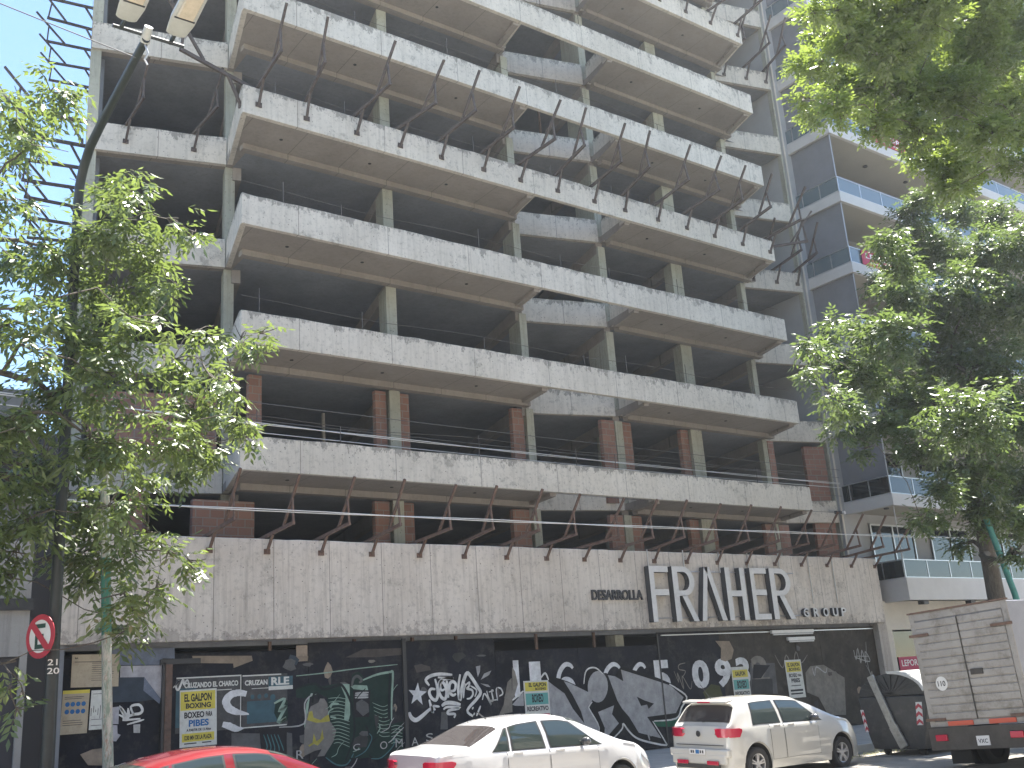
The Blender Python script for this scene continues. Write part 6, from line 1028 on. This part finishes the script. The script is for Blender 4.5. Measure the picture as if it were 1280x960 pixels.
# ------------------------------------------------------------------ rubbish container
DP = thing('rubbish_container', 'large black street rubbish container with domed ribbed lid and red-white chevrons beside the truck', 'container', (20.2, 13.4, -.15))
M['bin'] = plain('container_plastic', (.035,.036,.037), .45, 0, .3, 3, dirt=(.10,.095,.085), dirtamt=.5); M['galv'] = plain('galvanised_steel', (.34,.34,.32), .45, .6, .25, 6, dirt=(.15,.14,.12), dirtamt=.5)
M['lid'] = plain('lid_grey_white', (.50,.50,.48), .5, .1, .15, 3, dirt=(.3,.29,.26), dirtamt=.4)
x0, x1 = 20.2, 22.3
low = [(13.42, -.02), (14.64, -.02), (14.72, .25), (14.86, 1.0), (14.86, 1.06), (13.18, 1.06), (13.18, 1.0), (13.34, .25)]
def xprism(mb, prof, xa, xb):
    n = len(prof); ar = sum(prof[i][0]*prof[(i+1) % n][1]-prof[(i+1) % n][0]*prof[i][1] for i in range(n))
    if ar < 0: prof = prof[::-1]
    mb.add([(xa, y, z) for y, z in prof]+[(xb, y, z) for y, z in prof], [tuple(range(n))[::-1], tuple(range(n, 2*n))]+[(i, (i+1) % n, n+(i+1) % n, n+i) for i in range(n)]); return mb
xprism(MB(), low, x0+.04, x1-.04).build('bin_body', M['bin'], DP, bevel=.03)
dome = [(14.84, 1.065)]+[(14.02+.82*math.cos(R(a)), 1.065+.46*math.sin(R(a))) for a in range(8, 173, 9)]+[(13.20, 1.065)]
xprism(MB(), dome, x0+.06, x1-.06).build('dome', M['bin'], DP, bevel=.02)
m = MB()
for a in range(20, 170, 15): m.bar((x0+.035, 14.02, 1.10), (x0+.035, 14.02+.76*math.cos(R(a)), 1.08+.42*math.sin(R(a))), .03, .014, upv=(1, 0, 0))
m.build('dome_rib', M['bin'], DP)
m = MB()
for i in range(13):
    a0, a1 = 92+i*6.3, 92+i*6.3+5.4
    m.add([(xx, 14.02+rr*1.0*math.cos(R(a)), 1.075+rr*.57*math.sin(R(a))) for xx in (x0+.10, x1-.05) for a in (a0, a1) for rr in (.83, .86)], [(0,1,3,2), (4,6,7,5), (1,5,7,3), (0,2,6,4), (0,4,5,1), (2,3,7,6)])
m.build('lid_slat', M['lid'], DP)
m = MB(); xprism(m, [(14.02+.87*math.cos(R(a)), 1.07+.505*math.sin(R(a))) for a in range(88, 176, 8)]+[(14.02+.80*math.cos(R(a)), 1.07+.45*math.sin(R(a))) for a in range(172, 87, -8)], x0+.01, x0+.10); m.build('lid_rim', M['lid'], DP)
m = MB(); m.bar((x0-.01, 14.42, 1.50), (x0-.01, 14.05, .45), .17, .05, upv=(1, 0, 0)); m.bar((x0-.01, 14.05, .46), (x0-.01, 13.85, .02), .20, .06, upv=(1, 0, 0)); m.build('lifting_arm', M['galv'], DP, bevel=.01)
m = MB(); m.tube([(x0-.05, 14.22, 1.05), (x0-.02, 14.22, 1.05)], .035, 10); m.tube([(x0-.05, 14.10, .55), (x0-.02, 14.10, .55)], .035, 10); m.tube([(x0-.05, 13.92, .2), (x0-.02, 13.92, .2)], .035, 10); m.build('bolt', M['galv'], DP)
def chev(yc, z0, z1, w_, slope):
    m = MB(); m.add([(x0+.032, yc-w_/2+slope*0, z0), (x0+.032, yc+w_/2, z0), (x0+.032, yc+w_/2+slope, z1), (x0+.032, yc-w_/2+slope, z1)], [(0,3,2,1)]); o = m.build('reflective_plate', M['swhite'], DP)
    m = MB(); n = 3; h = (z1-z0)/n
    for k in range(n):
        za = z0+k*h; s0 = slope*(k/n); ym = yc+s0
        m.add([(x0+.029, ym-w_/2, za), (x0+.029, ym, za+h*.38), (x0+.029, ym+w_/2, za), (x0+.029, ym+w_/2, za+h*.45), (x0+.029, ym, za+h*.83), (x0+.029, ym-w_/2, za+h*.45)], [(0,5,4,1), (1,4,3,2)])
    m.build('chevron', M['sred'], o)
chev(13.42, .46, .92, .15, -.05); chev(14.74, .34, .80, .08, .06)
for y in (13.6, 14.45):
    for x in (x0+.25, x1-.25): MB().tube([(x-.03, y, -.06), (x+.03, y, -.06)], .085, 12).build('castor', M['tyre'], DP)

# litter and weeds at the kerb by the container
random.seed(5)
m = MB()
for i in range(500):
    x = random.uniform(18.9, 24.5); y = random.uniform(13.2, 15.55)*.35+15.2*.65; a = random.uniform(0, 6.28); l = random.uniform(.05, .22)
    p = Vector((x, y, -.145)); q = p+Vector((math.cos(a)*l, math.sin(a)*l, random.uniform(.0, .10))); s_ = Vector((-math.sin(a), math.cos(a), 0))*.008
    m.add([p-s_, p+s_, q], [(0, 1, 2)])
o = m.build('dry_grass', leafmat('straw', (.30,.27,.12), (.18,.20,.06), (.3,.3,.1))); tag(o, kind='stuff', label='dry grass clippings along the kerb by the container', cat='grass')

# ------------------------------------------------------------------ trees
def bark(name, a, b):
    mt, t, p = nodes(name); g = N(t, 'ShaderNodeNewGeometry').outputs['Position']
    c = mixc(t, ramp(t, noise(t, scaled(t, g, (9, 9, 2)), 2.5, 7, .75), .35, .65), a, b); L(t, c, p.inputs['Base Color']); p.inputs['Roughness'].default_value = .9
    bu = N(t, 'ShaderNodeBump'); bu.inputs['Strength'].default_value = .6; bu.inputs['Distance'].default_value = .03; L(t, noise(t, scaled(t, g, (9, 9, 2)), 4, 6, .8), bu.inputs['Height']); L(t, bu.outputs[0], p.inputs['Normal']); return mt
M['bark'] = bark('grey_bark', (.13,.115,.095), (.06,.05,.04))
def crown_mesh(clumps, leaf_l, leaf_w, per_area, nleaf, rng, droop=.5, fill=.75):
    C0 = []
    for cx, cy, cz, r in clumps:
        n = max(3, int(per_area*r*r*math.pi))
        d = rng.normal(size=(n, 3)); d /= np.linalg.norm(d, axis=1)[:, None]
        # leaves gather on a few twigs inside the clump, so the outline stays uneven
        nt_ = max(3, int(n/9)); tw = rng.normal(size=(nt_, 3)); tw /= np.linalg.norm(tw, axis=1)[:, None]; tw *= (rng.uniform(size=(nt_, 1))**.5)
        pick = rng.integers(0, nt_, n)
        q = np.where(rng.uniform(size=(n, 1)) < .72, tw[pick]+rng.normal(size=(n, 3))*np.array([.20, .20, .10]), d*rng.uniform(size=(n, 1))**.4)
        C0.append(np.hstack([np.array([cx, cy, cz])+q*r*np.array([1, 1, .85]), d]))
    C0 = np.vstack(C0); c = C0[:, :3]; d = C0[:, 3:]; n = len(c)
    nrm = lambda v: v/(np.linalg.norm(v, axis=1)[:, None]+1e-9)
    az = rng.uniform(0, 2*math.pi, n); out = np.stack([np.cos(az), np.sin(az), az*0], 1)*.8+d*.6; out[:, 2] -= droop*rng.uniform(.2, 1.3, n); out = nrm(out)
    side = nrm(np.cross(out, [0, 0, 1.0])); upn = np.cross(side, out)
    VS = []; sp = leaf_l*.55; k = nleaf
    for j in range(k):
        s_ = 0 if j == k-1 else (1 if j % 2 else -1); t = (j//2+1)*sp
        p = c+out*t; p[:, 2] -= .1*t*t
        dv = nrm(out*(.65 if s_ else 1)+side*s_*.8+np.array([0, 0, -1])*rng.uniform(.05, .6, (n, 1))*droop+rng.normal(size=(n, 3))*.15)
        wv = nrm(np.cross(dv, upn+rng.normal(size=(n, 3))*.35)); nn = np.cross(wv, dv)
        l = leaf_l*rng.uniform(.75, 1.2, (n, 1)); w_ = leaf_w*rng.uniform(.8, 1.15, (n, 1))
        VS.append(np.stack([p, p+dv*l*.45+wv*w_/2-nn*w_*.12, p+dv*l, p+dv*l*.45-wv*w_/2-nn*w_*.12], 1))
    V = np.concatenate(VS).reshape(-1, 3).astype(np.float32); nq = len(V)//4
    me = bpy.data.meshes.new('crown'); me.vertices.add(len(V)); me.vertices.foreach_set('co', V.ravel())
    tri = (np.arange(nq)[:, None]*4+np.array([[0, 1, 2, 0, 2, 3]])).reshape(-1)
    me.loops.add(len(tri)); me.loops.foreach_set('vertex_index', tri.astype(np.int32)); npol = len(tri)//3
    me.polygons.add(npol); me.polygons.foreach_set('loop_start', np.arange(npol, dtype=np.int32)*3); me.update(calc_edges=True); me.validate()
    return me
def tree(name, label, trunk, trunk_r, clumps, lm, bk, leaf_l, leaf_w, per_area, nleaf, seed, droop=.5, limb_from=1, br=.03):
    rng = np.random.default_rng(seed); base = trunk[0]
    t = thing(name, label, 'tree', base)
    mb = MB(); mb.tube(trunk, trunk_r, 12)
    nodes_ = [(Vector(p), trunk_r[i]) for i, p in enumerate(trunk) if i >= limb_from]
    top = Vector(trunk[-1])
    for cx, cy, cz, r in sorted(clumps, key=lambda q: (Vector(q[:3])-top).length):
        c = Vector((cx, cy, cz)); best = min(nodes_, key=lambda q: (q[0]-c).length+(1.5 if q[0].z > c.z+.5 else 0))
        a, ra = best; d = (c-a).length
        mid = a.lerp(c, .5)+Vector(rng.normal(size=3)*.06*d)+Vector((0, 0, .08*d))
        r0 = min(ra*.7, br+.02*d); r1 = max(.012, r0*.45)
        p3 = [a, a.lerp(mid, .5)+Vector(rng.normal(size=3)*.03*d), mid, mid.lerp(c, .5)+Vector(rng.normal(size=3)*.03*d), c]
        mb.tube(p3, [r0, r0*.9, r0*.75, r0*.6, r1], 6)
        nodes_ += [(mid, r0*.75), (c, r1*1.3)]
        for _ in range(4):
            e = c+Vector(rng.normal(size=3))*r*.6; mb.tube([c.lerp(mid, .2), c.lerp(e, .5)+Vector(rng.normal(size=3))*.05*r, e], [r1, r1*.7, .006], 4)
    mb.build('trunk', M[bk], t, smooth=60)
    me = crown_mesh(clumps, leaf_l, leaf_w, per_area, nleaf, rng, droop)
    me.materials.append(lm); o = bpy.data.objects.new('crown', me); COL.objects.link(o); o.parent = t; o.location = -Vector(base)
    return len(me.polygons)
la = leafmat('ash_leaf', (.052,.082,.034), (.115,.155,.055), (.30,.40,.07))
lb = leafmat('dark_ash_leaf', (.045,.075,.038), (.095,.135,.055), (.24,.34,.06))
lc = leafmat('tipa_leaf', (.065,.105,.040), (.125,.18,.05), (.42,.54,.07))
n1 = tree('ash_tree', 'light green street tree with drooping pointed leaves filling the left side of the picture', [(2.0,16.2,0),(2.05,16.2,2.2),(1.7,16.1,4.2),(1.9,15.9,6.5),(2.3,15.8,8.6)], [.2,.17,.14,.10,.06],
     TR['left'], la, 'bark', .165, .060, 98, 7, 1, .8, 2)
n2 = tree('shade_tree', 'dense dark green street tree with a dark trunk behind the box truck at right', [(29.6,16.4,0),(29.35,16.3,2.6),(29.0,16.1,4.6),(28.6,15.9,7.0),(29.2,15.7,10.0)], [.30,.26,.22,.17,.1],
     TR['right'], lb, 'bark', .17, .068, 150, 7, 2, .5, 2, .05)
n3 = tree('tipa_tree', 'feathery yellow-green overhanging tree crown with fine leaves at the upper right corner', [(22.0,1.4,0),(21.6,1.8,4.0),(20.4,3.4,8.0),(19.4,4.6,11.5),(18.6,5.8,14.2)], [.42,.36,.28,.2,.12],
     TR['tipa'], lc, 'bark', .085, .042, 380, 11, 3, .35, 2, .03)
print('leaf tris', n1, n2, n3)

# ------------------------------------------------------------------ thin volume added to imitate veiling lens glare
veil = MB().box(-42, 96, -16, 50, -1.9, 48).build('glare_volume', None); veil.data.materials.clear()
mt = bpy.data.materials.new('glare_medium'); mt.use_nodes = True; t = mt.node_tree
for n in list(t.nodes):
    if n.type == 'BSDF_PRINCIPLED': t.nodes.remove(n)
pv = N(t, 'ShaderNodeVolumePrincipled'); pv.inputs['Color'].default_value = (.86, .92, 1, 1); pv.inputs['Density'].default_value = .0006; pv.inputs['Anisotropy'].default_value = .45
L(t, pv.outputs[0], t.nodes['Material Output'].inputs['Volume']); veil.data.materials.append(mt); veil['kind'] = 'stuff'; tag(veil, 'thin bright volume added to imitate veiling lens glare', 'glare_volume')
